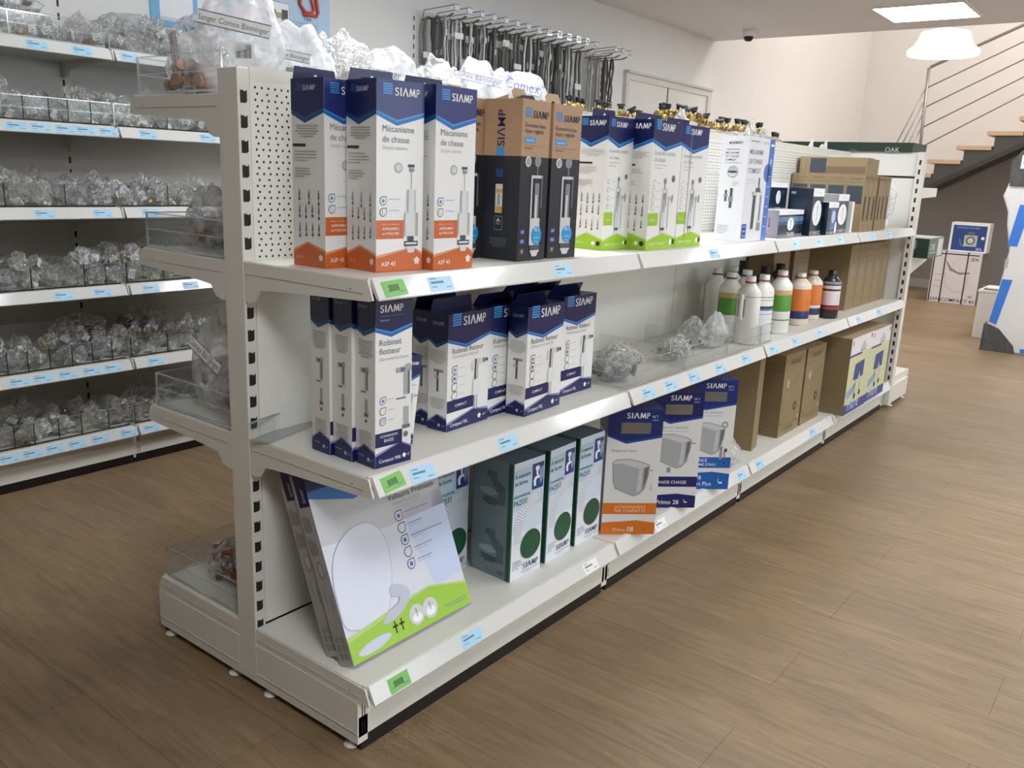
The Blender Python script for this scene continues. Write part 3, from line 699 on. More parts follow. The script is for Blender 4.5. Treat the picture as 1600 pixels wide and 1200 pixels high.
def hose_proto(seed, L1, gap, r, m, lab):
    """flexible braided hose folded over the prong; origin at its top bend"""
    mb = MB(); rn = random.Random(seed); g_ = gap / 2; pts = []
    for j in range(7): t = j / 6; pts.append((rn.uniform(-.004, .004), -g_ * (1 + .5 * t) + rn.uniform(-.003, .003), -L1 * (1 - t) - .02))
    arc = [(0, -g_ * math.cos(a), -.02 + .02 * math.sin(a)) for a in [math.pi * q / 6 for q in range(1, 6)]]
    p2 = [(rn.uniform(-.004, .004), g_ * (1 + .6 * j / 6) + rn.uniform(-.003, .003), -L1 * .9 * j / 6 - .02) for j in range(7)]
    pts = pts[:-1] + [(0, -g_, -.02)] + arc + [(0, g_, -.02)] + p2[1:]
    mb.tube(pts, r, m, 8); o = mb.build('braided_hose', None)
    for s, l in ((-1, L1), (1, L1 * .9)):
        mb = MB(); e = g_ * 1.5 * s; mb.tube([(0, e, -l - .045), (0, e, -l - .02)], r * 1.5, CHROME, 8); mb.tube([(0, e, -l - .02), (0, e, -l + .01)], r * 1.25, CHROME, 8); mb.build('end_fitting', o)
    if lab:
        mb = MB(); mb.box(-.003, .003, -g_ - .012, g_ + .012, -.018, .018, PAPER); mb.build('label_sleeve', o, (r, 0, -lab))
    return o
HP = [hose_proto(1, .42, .022, .0065, BRAID, .10), hose_proto(2, .50, .030, .0075, BRAIDD, .16), hose_proto(3, .36, .018, .006, BRAIDD, .07), hose_proto(4, .55, .026, .0085, BRAID, 0), hose_proto(5, .46, .034, .0075, BRAIDD, .22)]
hu = [False] * 5
for k, y in enumerate(hy):
    if k == 3: pos = ()
    for j, xo in enumerate((.055, .115, .175)):
        if k >= 12 and k < 14 and j > 1: continue
        if k == 14 and j: continue
        if k > 14 and j > 1: continue
        i = rr.randrange(5); c = dup(HP[i]) if hu[i] else HP[i]; hu[i] = True
        c.location = (-2.068 + xo, y + rr.uniform(-.006, .006), 2.075 + .008); c.rotation_euler = (0, 0, rr.choice((0, .4, -.4, 1.2, .9)) + rr.uniform(-.2, .2)); c.scale = (1, 1, rr.uniform(.85, 1.1)); c.scale = (1.25, 1.25, c.scale.z)
        tag(c, 'steel braided flexible hose folded over a wall display hook' if k < 14 else 'dark braided hose hanging from the trio of hooks at the right end', 'hose', 'hoses of the main display row' if k < 14 else 'hoses of the end trio')
for i in range(5):
    if not hu[i]:
        for ch in list(HP[i].children): bpy.data.objects.remove(ch)
        bpy.data.objects.remove(HP[i])

# ================================================================== cartons on the gondola
def chevron(F, y0, y1, ap, m, l=2, dx=.45):
    """band from the top of the face down to a shallow V"""
    F.poly([(0, 0), (1, 0), (1, y0), (dx, y1), (0, y0)], m, l)
def crest(F, y0, y1, px, m, l=2):
    F.poly([(0, 1), (0, y0), (px, y1), (1, y0 - .0), (1, 1)], m, l)
def head(F, a, b, navy=None, logo=.56, lx=.1, ly=.075, icon=None, white=None, dim=False):
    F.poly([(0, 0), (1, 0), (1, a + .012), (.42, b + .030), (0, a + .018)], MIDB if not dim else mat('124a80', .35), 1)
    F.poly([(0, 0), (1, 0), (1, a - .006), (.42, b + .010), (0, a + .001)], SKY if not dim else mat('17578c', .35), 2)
    F.poly([(0, 0), (1, 0), (1, a - .014), (.42, b), (0, a - .006)], navy or NAVY, 3)
    siamp(F, lx, ly, logo * (1.28 if icon else 1.0), white or WHITE, icon)
def star(F, x, y, r, m):
    A = F.W / F.H
    F.poly([(x + (r if k % 2 == 0 else r * .72) * math.sin(k * math.pi / 5), y - (r if k % 2 == 0 else r * .72) * A * math.cos(k * math.pi / 5)) for k in range(10)], m, 5)
def flush(F, x, y0, y1, wd, dark=False):
    """dual flush valve drawn on the pack: knob rod, caged column, seal"""
    c1, c2 = mat('d9dadb', .4), mat('a9abad', .4); H = y1 - y0
    F.rect(x - wd * .18, y0, x + wd * .18, y0 + .04 * H, mat('8b8d8f', .4), 4); F.rect(x - .006, y0, x + .006, y0 + H * .28, GREY, 3)
    F.rect(x - wd * .32, y0 + H * .25, x + wd * .32, y0 + H * .52, c1, 4); F.rect(x - wd * .32, y0 + H * .25, x - wd * .2, y0 + H * .52, c2, 5); F.rect(x + wd * .22, y0 + H * .25, x + wd * .32, y0 + H * .52, mat('bfc1c3', .4), 5)
    F.rect(x - wd * .5, y0 + H * .52, x + wd * .5, y0 + H * .80, c1, 4); F.rect(x + wd * .3, y0 + H * .52, x + wd * .5, y0 + H * .80, c2, 5); F.rect(x - wd * .5, y0 + H * .52, x - wd * .42, y0 + H * .80, c2, 5)
    F.rect(x - wd * .25, y0 + H * .80, x + wd * .2, y0 + H * .88, DGREY, 4); F.rect(x - wd * .5, y0 + H * .86, x + wd * .5, y0 + H * .92, mat('2f3134', .4), 5); F.rect(x - wd * .42, y0 + H * .875, x + wd * .42, y0 + H * .9, c1, 6)
    F.poly([(x - wd * .35, y0 + H * .92), (x + wd * .35, y0 + H * .92), (x + wd * .22, y1), (x - wd * .22, y1)], c1, 4)
def cage(F, x, y0, y1, wd):
    c1 = mat('cfd1d2', .4); H = y1 - y0
    F.oval(x, y0 + .01, wd * .28, mat('8f9295', .4), 4); F.rect(x - .015, y0, x + .015, y0 + H * .18, GREY, 4)
    F.rect(x - wd * .5, y0 + H * .16, x + wd * .5, y0 + H * .19, c1, 4); F.rect(x - wd * .5, y0 + H * .16, x - wd * .38, y0 + H * .75, c1, 4); F.rect(x + wd * .38, y0 + H * .16, x + wd * .48, y0 + H * .5, mat('6e7275', .4), 4)
    F.rect(x - wd * .18, y0 + H * .24, x + wd * .2, y0 + H * .6, mat('83878a', .4), 5); F.rect(x - wd * .12, y0 + H * .36, x + wd * .05, y0 + H * .6, c1, 6)
    F.rect(x - wd * .5, y0 + H * .6, x + wd * .35, y0 + H * .88, c1, 6); F.rect(x - wd * .4, y0 + H * .88, x + wd * .45, y0 + H * .93, DGREY, 5); F.rect(x - wd * .4, y0 + H * .935, x + wd * .4, y0 + H * .95, c1, 6)
    F.poly([(x - wd * .35, y0 + H * .95), (x + wd * .35, y0 + H * .95), (x + wd * .2, y1), (x - wd * .2, y1)], c1, 5)
def parts_row(F, y, n, m=None):
    for k in range(n):
        x = .22 + k * .6 / max(1, n - 1); h = random.uniform(.05, .075)
        F.rect(x - .012, y, x + .012, y + h, m or GREY, 4); F.rect(x - .028, y + h * .25, x + .028, y + h * .6, LGREY, 4); F.oval(x, y + h, .03, DGREY, 4, n=8); F.rect(x - .028, y + h * .55, x + .02, y + h * .62, DGREY, 5)
CARDS = CARDW
def set_carton(mb, name, x, y, z, ang, label, cat='box', group=None, bevel=.0009):
    o = mb.build(name, None, (x, y, z + .0006), -math.radians(ang), label, cat, group)
    return o
def asp(x, y, ang, label, w=.118, d=.100, h=.371, tabh=.021):
    mb, F, S = carton_mb(w, d, h, CARDS, NAVY)
    head(F, .165, .20, mat('2c3270', .3), .58, .13, .077, SKY)
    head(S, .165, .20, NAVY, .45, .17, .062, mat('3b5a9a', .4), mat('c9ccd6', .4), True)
    T = mat('6d747e', .5)
    F.text('Mécanisme', .12, .262, .66, T, bold=False); F.text('de chasse', .12, .315, .56, T); F.text('Simple volume', .12, .352, .52, mat('b4b7bb', .5))
    F.ring(.46, .445, .085, mat('a7abae', .3), mat('cfd1d3', .3), 3, .7); F.rect(.66, .425, .80, .44, DGREY, 4)
    flush(F, .74, .445, .90, .30)
    for k, yy_ in enumerate((.62, .68)): F.drop(.14, yy_, .075, DGREY, CARDS, SKY if k == 0 else None); F.rect(.26, yy_ - .012, .48, yy_ - .007, mat('9cc4e4', .5), 4)
    F.text('1,', .115, .69, .05, DGREY, 5)
    F.rect(0, .722, .58, .822, ORANGE, 2); F.text('Adapté au réservoir', .10, .748, .38, mat('f0c9b0', .4)); F.text('ASPIRAMBO', .12, .775, .36, WHITE, bold=True); F.text('de PORCHER', .12, .80, .36, WHITE, bold=True)
    for Q, a in ((F, .8), (S, .45)):
        Q.poly([(0, 1), (0, .91), (a, .868 if Q is F else .862), (1, .90), (1, 1)], mat('d8a070', .4), 1); Q.poly([(0, 1), (0, .925), (a, .872), (1, .915), (1, 1)], ORANGE, 2)
        star(Q, .87, .945, .075, mat('e7d9d2', .4))
    F.text('ASP 43', .10, .968, .30, WHITE, bold=True); S.text('ASP 43', .10, .96, .22, mat('e5c3ae', .4))
    G = mat('b5b2ac', .6)
    S.para(.12, .24, .84, 5, .014, G, .006, c=True); S.rect(.04, .338, .44, .352, mat('201f22', .5), 4); S.para(.08, .375, .80, 4, .016, G, .005); S.para(.08, .465, .62, 4, .014, G, .006)
    parts_row(S, .58, 3); parts_row(S, .66, 4, GREY); parts_row(S, .76, 4, GREY)
    o = set_carton(mb, 'toilet_valve_carton', x, y, TOPZ, ang, label, 'box')
    tab(o, w, d, h, NAVY2, tabh, 0, True, -.97, .02, .98)
    mb = MB(); mb.prism([(0, 0), (w, 0), (w * .97, .004), (w * .03, .004)], -.0006, .0006, 'x', NAVY2); f = mb.build('top_flap', o, (-d * .5, 0, h)); f.rotation_euler = (0, -.3, 0)
    return o
asp(.240, .052, 0, 'blue and orange ASP 43 carton farthest left on the upper shelf, partly hidden', tabh=.026)
asp(.345, .092, 7, 'blue and orange ASP 43 carton with both faces showing, second from the left', tabh=.025)
asp(.382, .220, 2, 'blue and orange ASP 43 carton beside the brown cartons, right of its twins', w=.120, tabh=.022)

KPB = noisy('printed_kraft_board', 'b49272', 'ad8b6b', .6, 60)
def eco(x, y, ang, label, w=.112, d=.108, h=.372, open_=False):
    BK = mat('1d1f28', .4)
    mb, F, S = carton_mb(w, d, h, KPB, KRAFTL)
    for Q in (F, S): Q.rect(0, .345, 1, 1, BK, 1)
    siamp(F, .10, .108, .80, NAVY2, SKY)
    F.text("Économie d'eau", .10, .165, .72, mat('3a3550', .5), bold=True); F.text('Hyper réglable', .10, .20, .66, mat('3a3550', .5), bold=True)
    F.rect(.10, .225, .50, .26, SKY, 2); F.text('Optimisation', .14, .25, .3, WHITE); F.rect(.10, .277, .8, .28, mat('8a7254', .6), 2); F.rect(.10, .291, .38, .297, KINK, 2)
    F.oval(.25, .375, .105, mat('d7d9da', .3), 5); F.oval(.25, .375, .075, mat('9fa3a6', .3), 6)
    cage(F, .60, .36, .975, .42)
    F.oval(.64, .84, .19, SKY, 8, n=22); F.oval(.64, .84, .175, mat('1f9ad6', .3), 9, n=22); F.text('N.1', .54, .815, .18, WHITE, 11, True); F.text('chasse', .53, .86, .2, mat('cfeaff', .4), 11); F.text("d'eau", .56, .885, .14, mat('cfeaff', .4), 11)
    for k, yy_ in enumerate((.80, .86, .93)): F.rect(.06, yy_, .22, yy_ + .028, (mat('2a56a8', .4), mat('3568b8', .4), DGREY)[k], 4); F.text(('NF', 'NF', 'V')[k], .10, yy_ + .022, .08, WHITE, 6)
    S.text('SI\u039bMP', .56, .285, .22, NAVY2, 4, True, vert=True); S.rect(.36, .292, .56, .345, SKY, 4)
    S.rect(.36, .425, .55, .475, mat('1f3f80', .4), 3); S.rect(.36, .52, .55, .70, mat('d6d3cc', .5), 3); S.rect(.38, .55, .55, .575, mat('d9a040', .5), 4); S.rect(.38, .66, .55, .695, mat('d9a040', .5), 4); S.rect(.43, .58, .48, .65, GREY, 4)
    S.rect(.35, .72, .57, .81, mat('8d9094', .5), 3); S.rect(.36, .724, .56, .806, BK, 4); S.poly([(.46, .73), (.52, .755), (.40, .755)], LGREY, 5); S.text('FSC', .41, .775, .10, LGREY, 5); S.para(.2, .86, .72, 5, .013, mat('6b6d75', .6), .004, c=True)
    o = set_carton(mb, 'kraft_valve_carton', x, y, TOPZ, ang, label)
    if open_:
        mb = MB(); mb.prism([(.01, 0), (.05, .012), (w * .8, .014), (w - .006, 0)], -.0006, .0006, 'x', BLACK); mb.build('open_top', o, (-d * .35, 0, h)); 
    mb = MB(); q = [(w * .42, 0), (w * .34, .022), (w * .42, .030), (w * .80, .030), (w * .88, .012), (w * .84, 0), (w * .72, 0), (w * .66, .012), (w * .56, .012), (w * .54, 0)]
    mb.prism(q, -.0007, .0007, 'x', KRAFTL); t = mb.build('hang_tab', o, (-d * .55, 0, h - .0005)); t.rotation_euler = (0, -.15, 0)
    mb = MB(); mb.prism([(.004, 0), (w * .5, .016), (w * .52, .016), (w * .52, 0)], -.0007, .0007, 'x', KRAFTL); t = mb.build('top_flap', o, (-d * .8, 0, h - .0005))
    return o
eco(.250, .420, 0, 'kraft and black water-saving flush carton wedged beside the orange and blue carton', w=.118)
eco(.364, .531, -2.8, 'kraft and black flush carton with upright brand word on its open-topped side', open_=True, w=.118)
eco(.357, .664, 4, 'kraft and black flush carton at the right end of its row')

def ens(x, y, ang, label, w, d=.108, h=.37, glossy=False, z=TOPZ):
    mb, F, S = carton_mb(w, d, h, mat('ecebe8', .12) if glossy else CARDS, NAVY2)
    NV = mat('2d3468', .15) if glossy else NAVY
    head(F, .155, .20, NV, .48, .07, .075, SKY, WHITE); head(S, .155, .20, NAVY2, .62, .1, .07, SKY, WHITE)
    T = mat('98a0a8', .5)
    F.text('Ensemble complet', .08, .262, .70, T); F.text('de chasse', .08, .312, .36, T); F.rect(.08, .335, .5, .341, LGREY, 4); F.rect(.08, .36, .36, .366, LGREY, 4)
    F.oval(.78, .44, .055, mat('6f7478', .3), 5); cage(F, .50, .45, .88, .17); F.rect(.66, .58, .69, .84, LGREY, 4); F.rect(.64, .58, .82, .61, LGREY, 4); F.rect(.76, .565, .80, .63, GREY, 5)
    for k in range(4): F.drop(.12, .48 + .062 * k, .05, GREY, CARDS)
    for k in range(4): F.rect(.20, .475 + .062 * k, .36, .479 + .062 * k, LGREY, 4)
    F.rect(0, .71, .34, .81, LIME, 2); F.text('Réservoir', .07, .775, .2, WHITE, bold=True)
    for Q, a in ((F, .55), (S, .45)):
        Q.poly([(0, 1), (0, .92), (a, .868), (1, .91), (1, 1)], mat('c3d98c', .4), 1); Q.poly([(0, 1), (0, .935), (a, .875), (1, .925), (1, 1)], LIME, 2)
    F.text('Optima Compact', .10, .965, .52, mat('e9f3cf', .4), bold=True); F.oval(.83, .95, .05, WHITE, 5); F.oval(.93, .95, .045, mat('34362f', .4), 5)
    S.text('Optima', .07, .955, .3, mat('d5e5a5', .4), bold=True); star(S, .70, .95, .07, WHITE); S.oval(.87, .95, .07, mat('2e302a', .4), 5)
    G = mat('b8b6b0', .6)
    S.para(.08, .245, .92, 4, .014, G, .005, c=True); S.rect(.03, .338, .52, .352, mat('25242a', .5), 4); S.para(.06, .375, .8, 4, .014, G, .005); S.para(.06, .47, .6, 4, .013, G, .005)
    parts_row(S, .57, 4); parts_row(S, .66, 4, GREY); parts_row(S, .77, 4, GREY)
    o = set_carton(mb, 'flush_set_carton', x, y, z, ang, label)
    tab(o, w, d, h, NAVY2, .022, 0, True, -.6, .02, .9)
    if glossy:
        B = MB(); B.box(.0012, .0016, .30 * w, .34 * w, .02, h - .01, clear('cello_film', (.97, .97, .97), .25, .0)); B.build('film_seam', o)
    return o
ens(.300, 1.012, 1, 'blue and lime flush set carton half hidden beside the kraft cartons', .135, .100)
ens(.365, 1.150, -2.5, 'blue and lime flush set carton showing its printed side, middle of the lime trio', .195)
ens(.350, 1.362, 2, 'glossy film-wrapped blue and lime flush set carton, right end of the lime trio', .165, glossy=True)

# tall white carton with blue band
w, d, h = .232, .100, .362
mb, F, S = carton_mb(w, d, h, mat('e2e3e6', .2), mat('f0f0f0', .3))
F.rect(.80, 0, 1, 1, mat('5578c0', .25), 1); F.oval(.80, .33, .14, mat('5578c0', .25), 1)
for k, t in enumerate(('MÉCANISME', 'DE CHASSE', 'COMPLET')): F.text(t, .07, .16 + .09 * k, .50 if k != 2 else .46, mat('8e959c', .4), bold=True)
for k in range(6): F.rect(.84, .36 + .1 * k, .94, .368 + .1 * k, mat('9db6e4', .4), 3)
F.oval(.90, .22, .05, mat('8fabe0', .4), 3); F.rect(.84, .05, .97, .07, WHITE, 3); F.rect(.07, .035, .4, .045, GREY, 3); F.rect(.55, .03, .75, .06, LGREY, 3); F.rect(.07, .40, .3, .41, LGREY, 3); F.rect(.07, .43, .5, .436, LGREY, 3)
for (a, b_, c, e) in ((.35, .55, .45, .88), (.30, .52, .34, .56), (.30, .52, .48, .54), (.42, .48, .58, .52), (.60, .5, .68, .53), (.62, .55, .68, .80), (.58, .82, .72, .9), (.5, .38, .54, .48)): F.rect(a, b_, c, e, random.choice((GREY, LGREY, DGREY)), 4)
F.rect(.03, .83, .20, .97, mat('3557ac', .3), 3)
for k in range(3): F.rect(.06, .85 + .045 * k, .17, .86 + .045 * k, mat('a8bde8', .4), 4)
S.rect(.28, .055, .35, .07, BLACK, 3); S.text('GEBERIT', .37, .071, .42, BLACK, bold=True)
S.rect(.2, .12, .7, .126, GREY, 3)
for k, t in enumerate(('MÉCANISME', 'DE CHASSE', 'COMPLET')): S.text(t, .18, .165 + .033 * k, .50 if k < 2 else .42, mat('5a6276', .4), bold=True)
S.rect(.18, .25, .8, .254, GREY, 3); S.ring(.50, .335, .20, mat('8b8e92', .3), mat('d4d5d6', .3), 3, .86); S.rect(.34, .325, .66, .345, DGREY, 6); S.oval(.5, .325, .13, mat('b8babd', .3), 5)
S.para(.52, .43, .8, 3, .015, GREY, .004); S.rect(.28, .51, .36, .62, DGREY, 3); S.rect(.47, .49, .57, .68, DGREY, 3); S.rect(.43, .57, .6, .62, GREY, 4); S.rect(.25, .55, .39, .58, GREY, 4)
S.para(.1, .85, .6, 5, .018, GREY, .005)
set_carton(mb, 'cistern_mechanism_carton', .361, 1.834, TOPZ, .5, 'tall white and blue cistern mechanism carton standing alone on the upper shelf')

# small navy shower accessory cartons
DN = mat('17273a', .25); STL = mat('5c7f9e', .2)
def navybox(x, y, z, w, d, h, label, kind, ang=-2):
    sidec = {'lav': mat('a7a3b4', .4), 'navy': DN, 'grey': mat('9a9b9b', .4)}[kind[0]]
    mb, F, S = carton_mb(w, d, h, sidec, mat('c8cacb', .4)); 
    F.rect(0, 0, 1, 1, DN, 1); F.rect(0, 0, 1, .17, mat('eef0f2', .25), 2); F.rect(0, .90, 1, 1, mat('74777a', .4), 2); F.text('TALASSA', .36, .965, .3, WHITE, bold=True)
    F.rect(.35, .07, .62, .10, LGREY, 4)
    if kind[1] == 'sheen': F.rect(0, .24, 1, .42, STL, 2); F.rect(0, .42, 1, .55, mat('3a5672', .2), 2)
    if kind[1] == 'blue': F.rect(.3, .2, .8, .85, mat('3e63a8', .2), 2); F.oval(.55, .45, .18, mat('a7c2e4', .2), 4); F.oval(.85, .8, .1, WHITE, 5, .2)
    else:
        F.oval(.48, .52, .13 if kind[1] != 'tall' else .40, mat('eef0ee', .3), 4, .24 if kind[1] != 'tall' else .27, n=20); F.rect(.47, .35, .5, .72, GREY, 5); F.oval(.49, .4, .05, LGREY, 6, .06)
    if kind[0] == 'lav': S.text('MAKE UP', .62, .62, .34, DARK, 4, True, vert=True); S.rect(.3, .85, .5, .9, mat('a05068', .4), 4)
    if kind[0] == 'navy': S.rect(.08, .08, .28, .13, mat('8ea6c0', .4), 3); S.rect(.08, .25, .9, .255, mat('4a6078', .4), 3); S.rect(.08, .62, .9, .625, mat('4a6078', .4), 3); S.para(.1, .3, .8, 5, .04, mat('2b4258', .4), .015)
    return set_carton(mb, 'shower_part_carton', x, y, z, ang, label)
navybox(.352, 2.212, TOPZ, .300, .085, .106, 'low dark blue shower carton with silvery front, beside the tall white carton', ('lav', 'sheen'))
navybox(.262, 2.30, TOPZ, .20, .11, .098, 'dark blue carton underneath another at the back of the upper shelf', ('navy', 'sheen'), 0)
navybox(.262, 2.325, TOPZ + .099, .185, .11, .112, 'dark blue carton with white top band stacked at the back of the upper shelf', ('navy', 'x'), 0)
navybox(.369, 2.522, TOPZ, .150, .10, .194, 'upright navy carton with large white oval on its narrow front', ('navy', 'tall'))
navybox(.385, 2.685, TOPZ, .150, .060, .138, 'small navy and light blue carton standing before the grey-sided one', ('navy', 'blue'))
navybox(.363, 2.873, TOPZ, .170, .14, .172, 'grey-sided navy carton with white oval, nearest the brown cartons', ('grey', 'tall'))
mb, F, S = carton_mb(.03, .12, .14, mat('e9e9e6', .4)); set_carton(mb, 'slim_white_carton', .372, 3.055, TOPZ, 0, 'slim white carton between the grey-sided carton and the brown ones')

# ------------------------------------------------------------------ kraft cartons, upper shelf
WINK = mat('39424b', .5)
def tal_mb(w, d, h, slot=True, window=True, head_=True):
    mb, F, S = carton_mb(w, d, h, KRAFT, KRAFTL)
    if head_: S.text('TALASSA', .15, .085, .7, KINK, 3, True); S.rect(0, .125, 1, .132, KINK, 2)
    if window: S.rect(.08, .19, .92, .50, WINK, 3); S.rect(0, .49, 1, .497, KINK, 2)
    F.rect(0, .11, 1, .115, KINK, 2)
    for k in range(4): F.rect(.2 + .15 * k, .03, .28 + .15 * k, .08, KINK, 2)
    if slot: F.rect(.36, .37, .66, .80, BLACK, 3)
    F.rect(0, .9, 1, .905, mat('8d7354', .6), 2); F.rect(.1, .93, .9, .935, mat('8d7354', .6), 2)
    return mb
proto = {}
def tal(key, args, name, x, y, z, label, group=None, ang=0):
    if key not in proto: proto[key] = tal_mb(*args); o = set_carton(proto[key], name, x, y, z, ang, label, 'box', group); proto[key] = o; return o
    o = dup(proto[key]); o.location = (x, y, z + .0006); o.rotation_euler = (0, 0, -math.radians(ang)); tag(o, label, 'box', group); return o
for c in range(4):
    tal('s', (.068, .086, .262), 'slotted_kraft_carton', .388 - c * .0868, 3.145, TOPZ, ('front', 'second', 'third', 'rearmost')[c] + ' brown kraft carton with dark window in the row of four facing the camera')
for r_, (yy_, hh) in enumerate(((3.216, 0), (3.287, 0), (3.385, 0), (3.49, 0), (3.562, 0))):
    tal('s', (), '', .388 - (.012 if r_ > 2 else 0), yy_, TOPZ, ('second', 'third', 'fourth', 'fifth', 'sixth')[r_] + ' slotted brown carton from the left along the upper shelf edge')
mb, F, S = carton_mb(.100, .32, .078, KRAFT, KRAFTL); S.rect(.16, .08, .40, .95, WINK, 3); S.rect(.40, .55, .98, .95, mat('6f5d49', .6), 2); S.rect(.1, 0, .105, 1, KINK, 3); F.oval(.3, .3, .08, KINK, 3)
set_carton(mb, 'lying_kraft_carton', .372, 3.20, TOPZ + .2635, 0, 'brown kraft carton lying on top of the slotted cartons, nearer of two')
mb, F, S = carton_mb(.095, .32, .075, KRAFT, KRAFTL); S.rect(.16, .08, .4, .95, WINK, 3)
set_carton(mb, 'lying_kraft_carton', .366, 3.315, TOPZ + .2635, 0, 'brown kraft carton lying on top of the slotted cartons, farther of two')
o = bag_bm(77, .20, .10, .27, BAGW, 3, .05, .97, False).build('bubble_wrapped_pack', None, (.26, 3.84, TOPZ + .002), .1, 'white bubble-wrapped pack standing right of the brown cartons on the upper shelf', 'wrapped pack')
mb = MB(); mb.box(-.07, .07, -.02, .02, .01, .22, mat('d9d9d8', .5)); mb.build('board', o, (0, 0, 0))

# ------------------------------------------------------------------ middle shelf: float valve cartons
def faucet(F, x, y0, y1, s):
    c = mat('a8abae', .35); c2 = mat('6b6f73', .35); H = y1 - y0
    F.rect(x - .06 * s, y0 + H * .08, x + .1 * s, y0 + H * .4, c, 4); F.rect(x + .04 * s, y0 + H * .08, x + .1 * s, y0 + H * .4, c2, 5); F.rect(x - .28 * s, y0 + H * .04, x + .1 * s, y0 + H * .10, c2, 4); F.oval(x + .06 * s, y0 + H * .05, .10 * s, c, 5, n=10); F.oval(x - .22 * s, y0 + H * .07, .06 * s, c, 5, n=8)
    F.rect(x - .28 * s, y0 + H * .43, x, y0 + H * .45, c2, 4); F.rect(x - .06 * s, y0 + H * .56, x + .08 * s, y0 + H * .80, c, 4); F.rect(x - .1 * s, y0 + H * .80, x + .12 * s, y0 + H * .85, c2, 4); F.oval(x, y0 + H * .93, .07 * s, c2, 4, n=8)
def f99(x, y, ang, label, w=.095, d=.063, h=.352):
    mb, F, S = carton_mb(w, d, h, CARDS, NAVY2)
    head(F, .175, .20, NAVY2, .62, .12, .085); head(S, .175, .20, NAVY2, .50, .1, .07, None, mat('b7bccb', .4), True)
    F.rect(.12, .105, .78, .107, mat('7d86b0', .4), 5); F.text('Mutotech', .12, .135, .24, mat('b7bccb', .4))
    T = mat('5d6570', .5); F.text('Robinet', .10, .275, .60, T); F.text('flotteur', .10, .325, .58, T); F.text('Alimentation basse', .10, .362, .80, mat('a9adb2', .5))
    faucet(F, .84, .40, .86, 1.0)
    for k in range(3): F.drop(.20, .60 + .062 * k, .09, DGREY, CARDS, SKY if k == 0 else None); F.rect(.34, .592 + .062 * k, .5, .597 + .062 * k, LGREY, 4)
    F.text('10', .15, .733, .1, mat('2d6fc0', .4), 5)
    F.rect(0, .79, .74, .875, NAVY, 3); F.text('CONNEXION', .13, .82, .48, WHITE, bold=True); F.text('BASSE', .24, .85, .26, WHITE, bold=True)
    for Q, a in ((F, .7), (S, .45)):
        Q.poly([(0, 1), (0, .915), (a, .865), (1, .9), (1, 1)], mat('8f8fb8', .4), 1); Q.poly([(0, 1), (0, .93), (a, .872), (1, .912), (1, 1)], NAVY, 3)
    F.text('Compact 99B', .10, .972, .60, WHITE, bold=True); star(F, .80, .957, .06, WHITE); F.poly([(.88, .95), (.91, .965), (.97, .942), (.91, .958)], WHITE, 5)
    S.text('Compact', .12, .945, .34, mat('b9bed0', .4)); star(S, .68, .955, .08, mat('b9bed0', .4)); S.poly([(.80, .95), (.84, .965), (.93, .942), (.84, .958)], mat('b9bed0', .4), 5)
    G = mat('b0ada7', .6); S.para(.12, .25, .88, 8, .0135, G, .005, c=True); faucet(S, .55, .40, .75, .9); S.para(.14, .79, .86, 8, .0135, G, .005, c=True)
    return set_carton(mb, 'float_valve_carton', x, y, MIDZ, ang, label)
f99(.256, .045, 4, 'narrow navy and white Compact 99B carton, rearmost of the three at the shelf end')
f99(.322, .047, 4, 'narrow navy and white Compact 99B carton, middle of the three at the shelf end')
f99(.388, .050, 5, 'narrow navy and white Compact 99B carton, front of the three with its face showing')
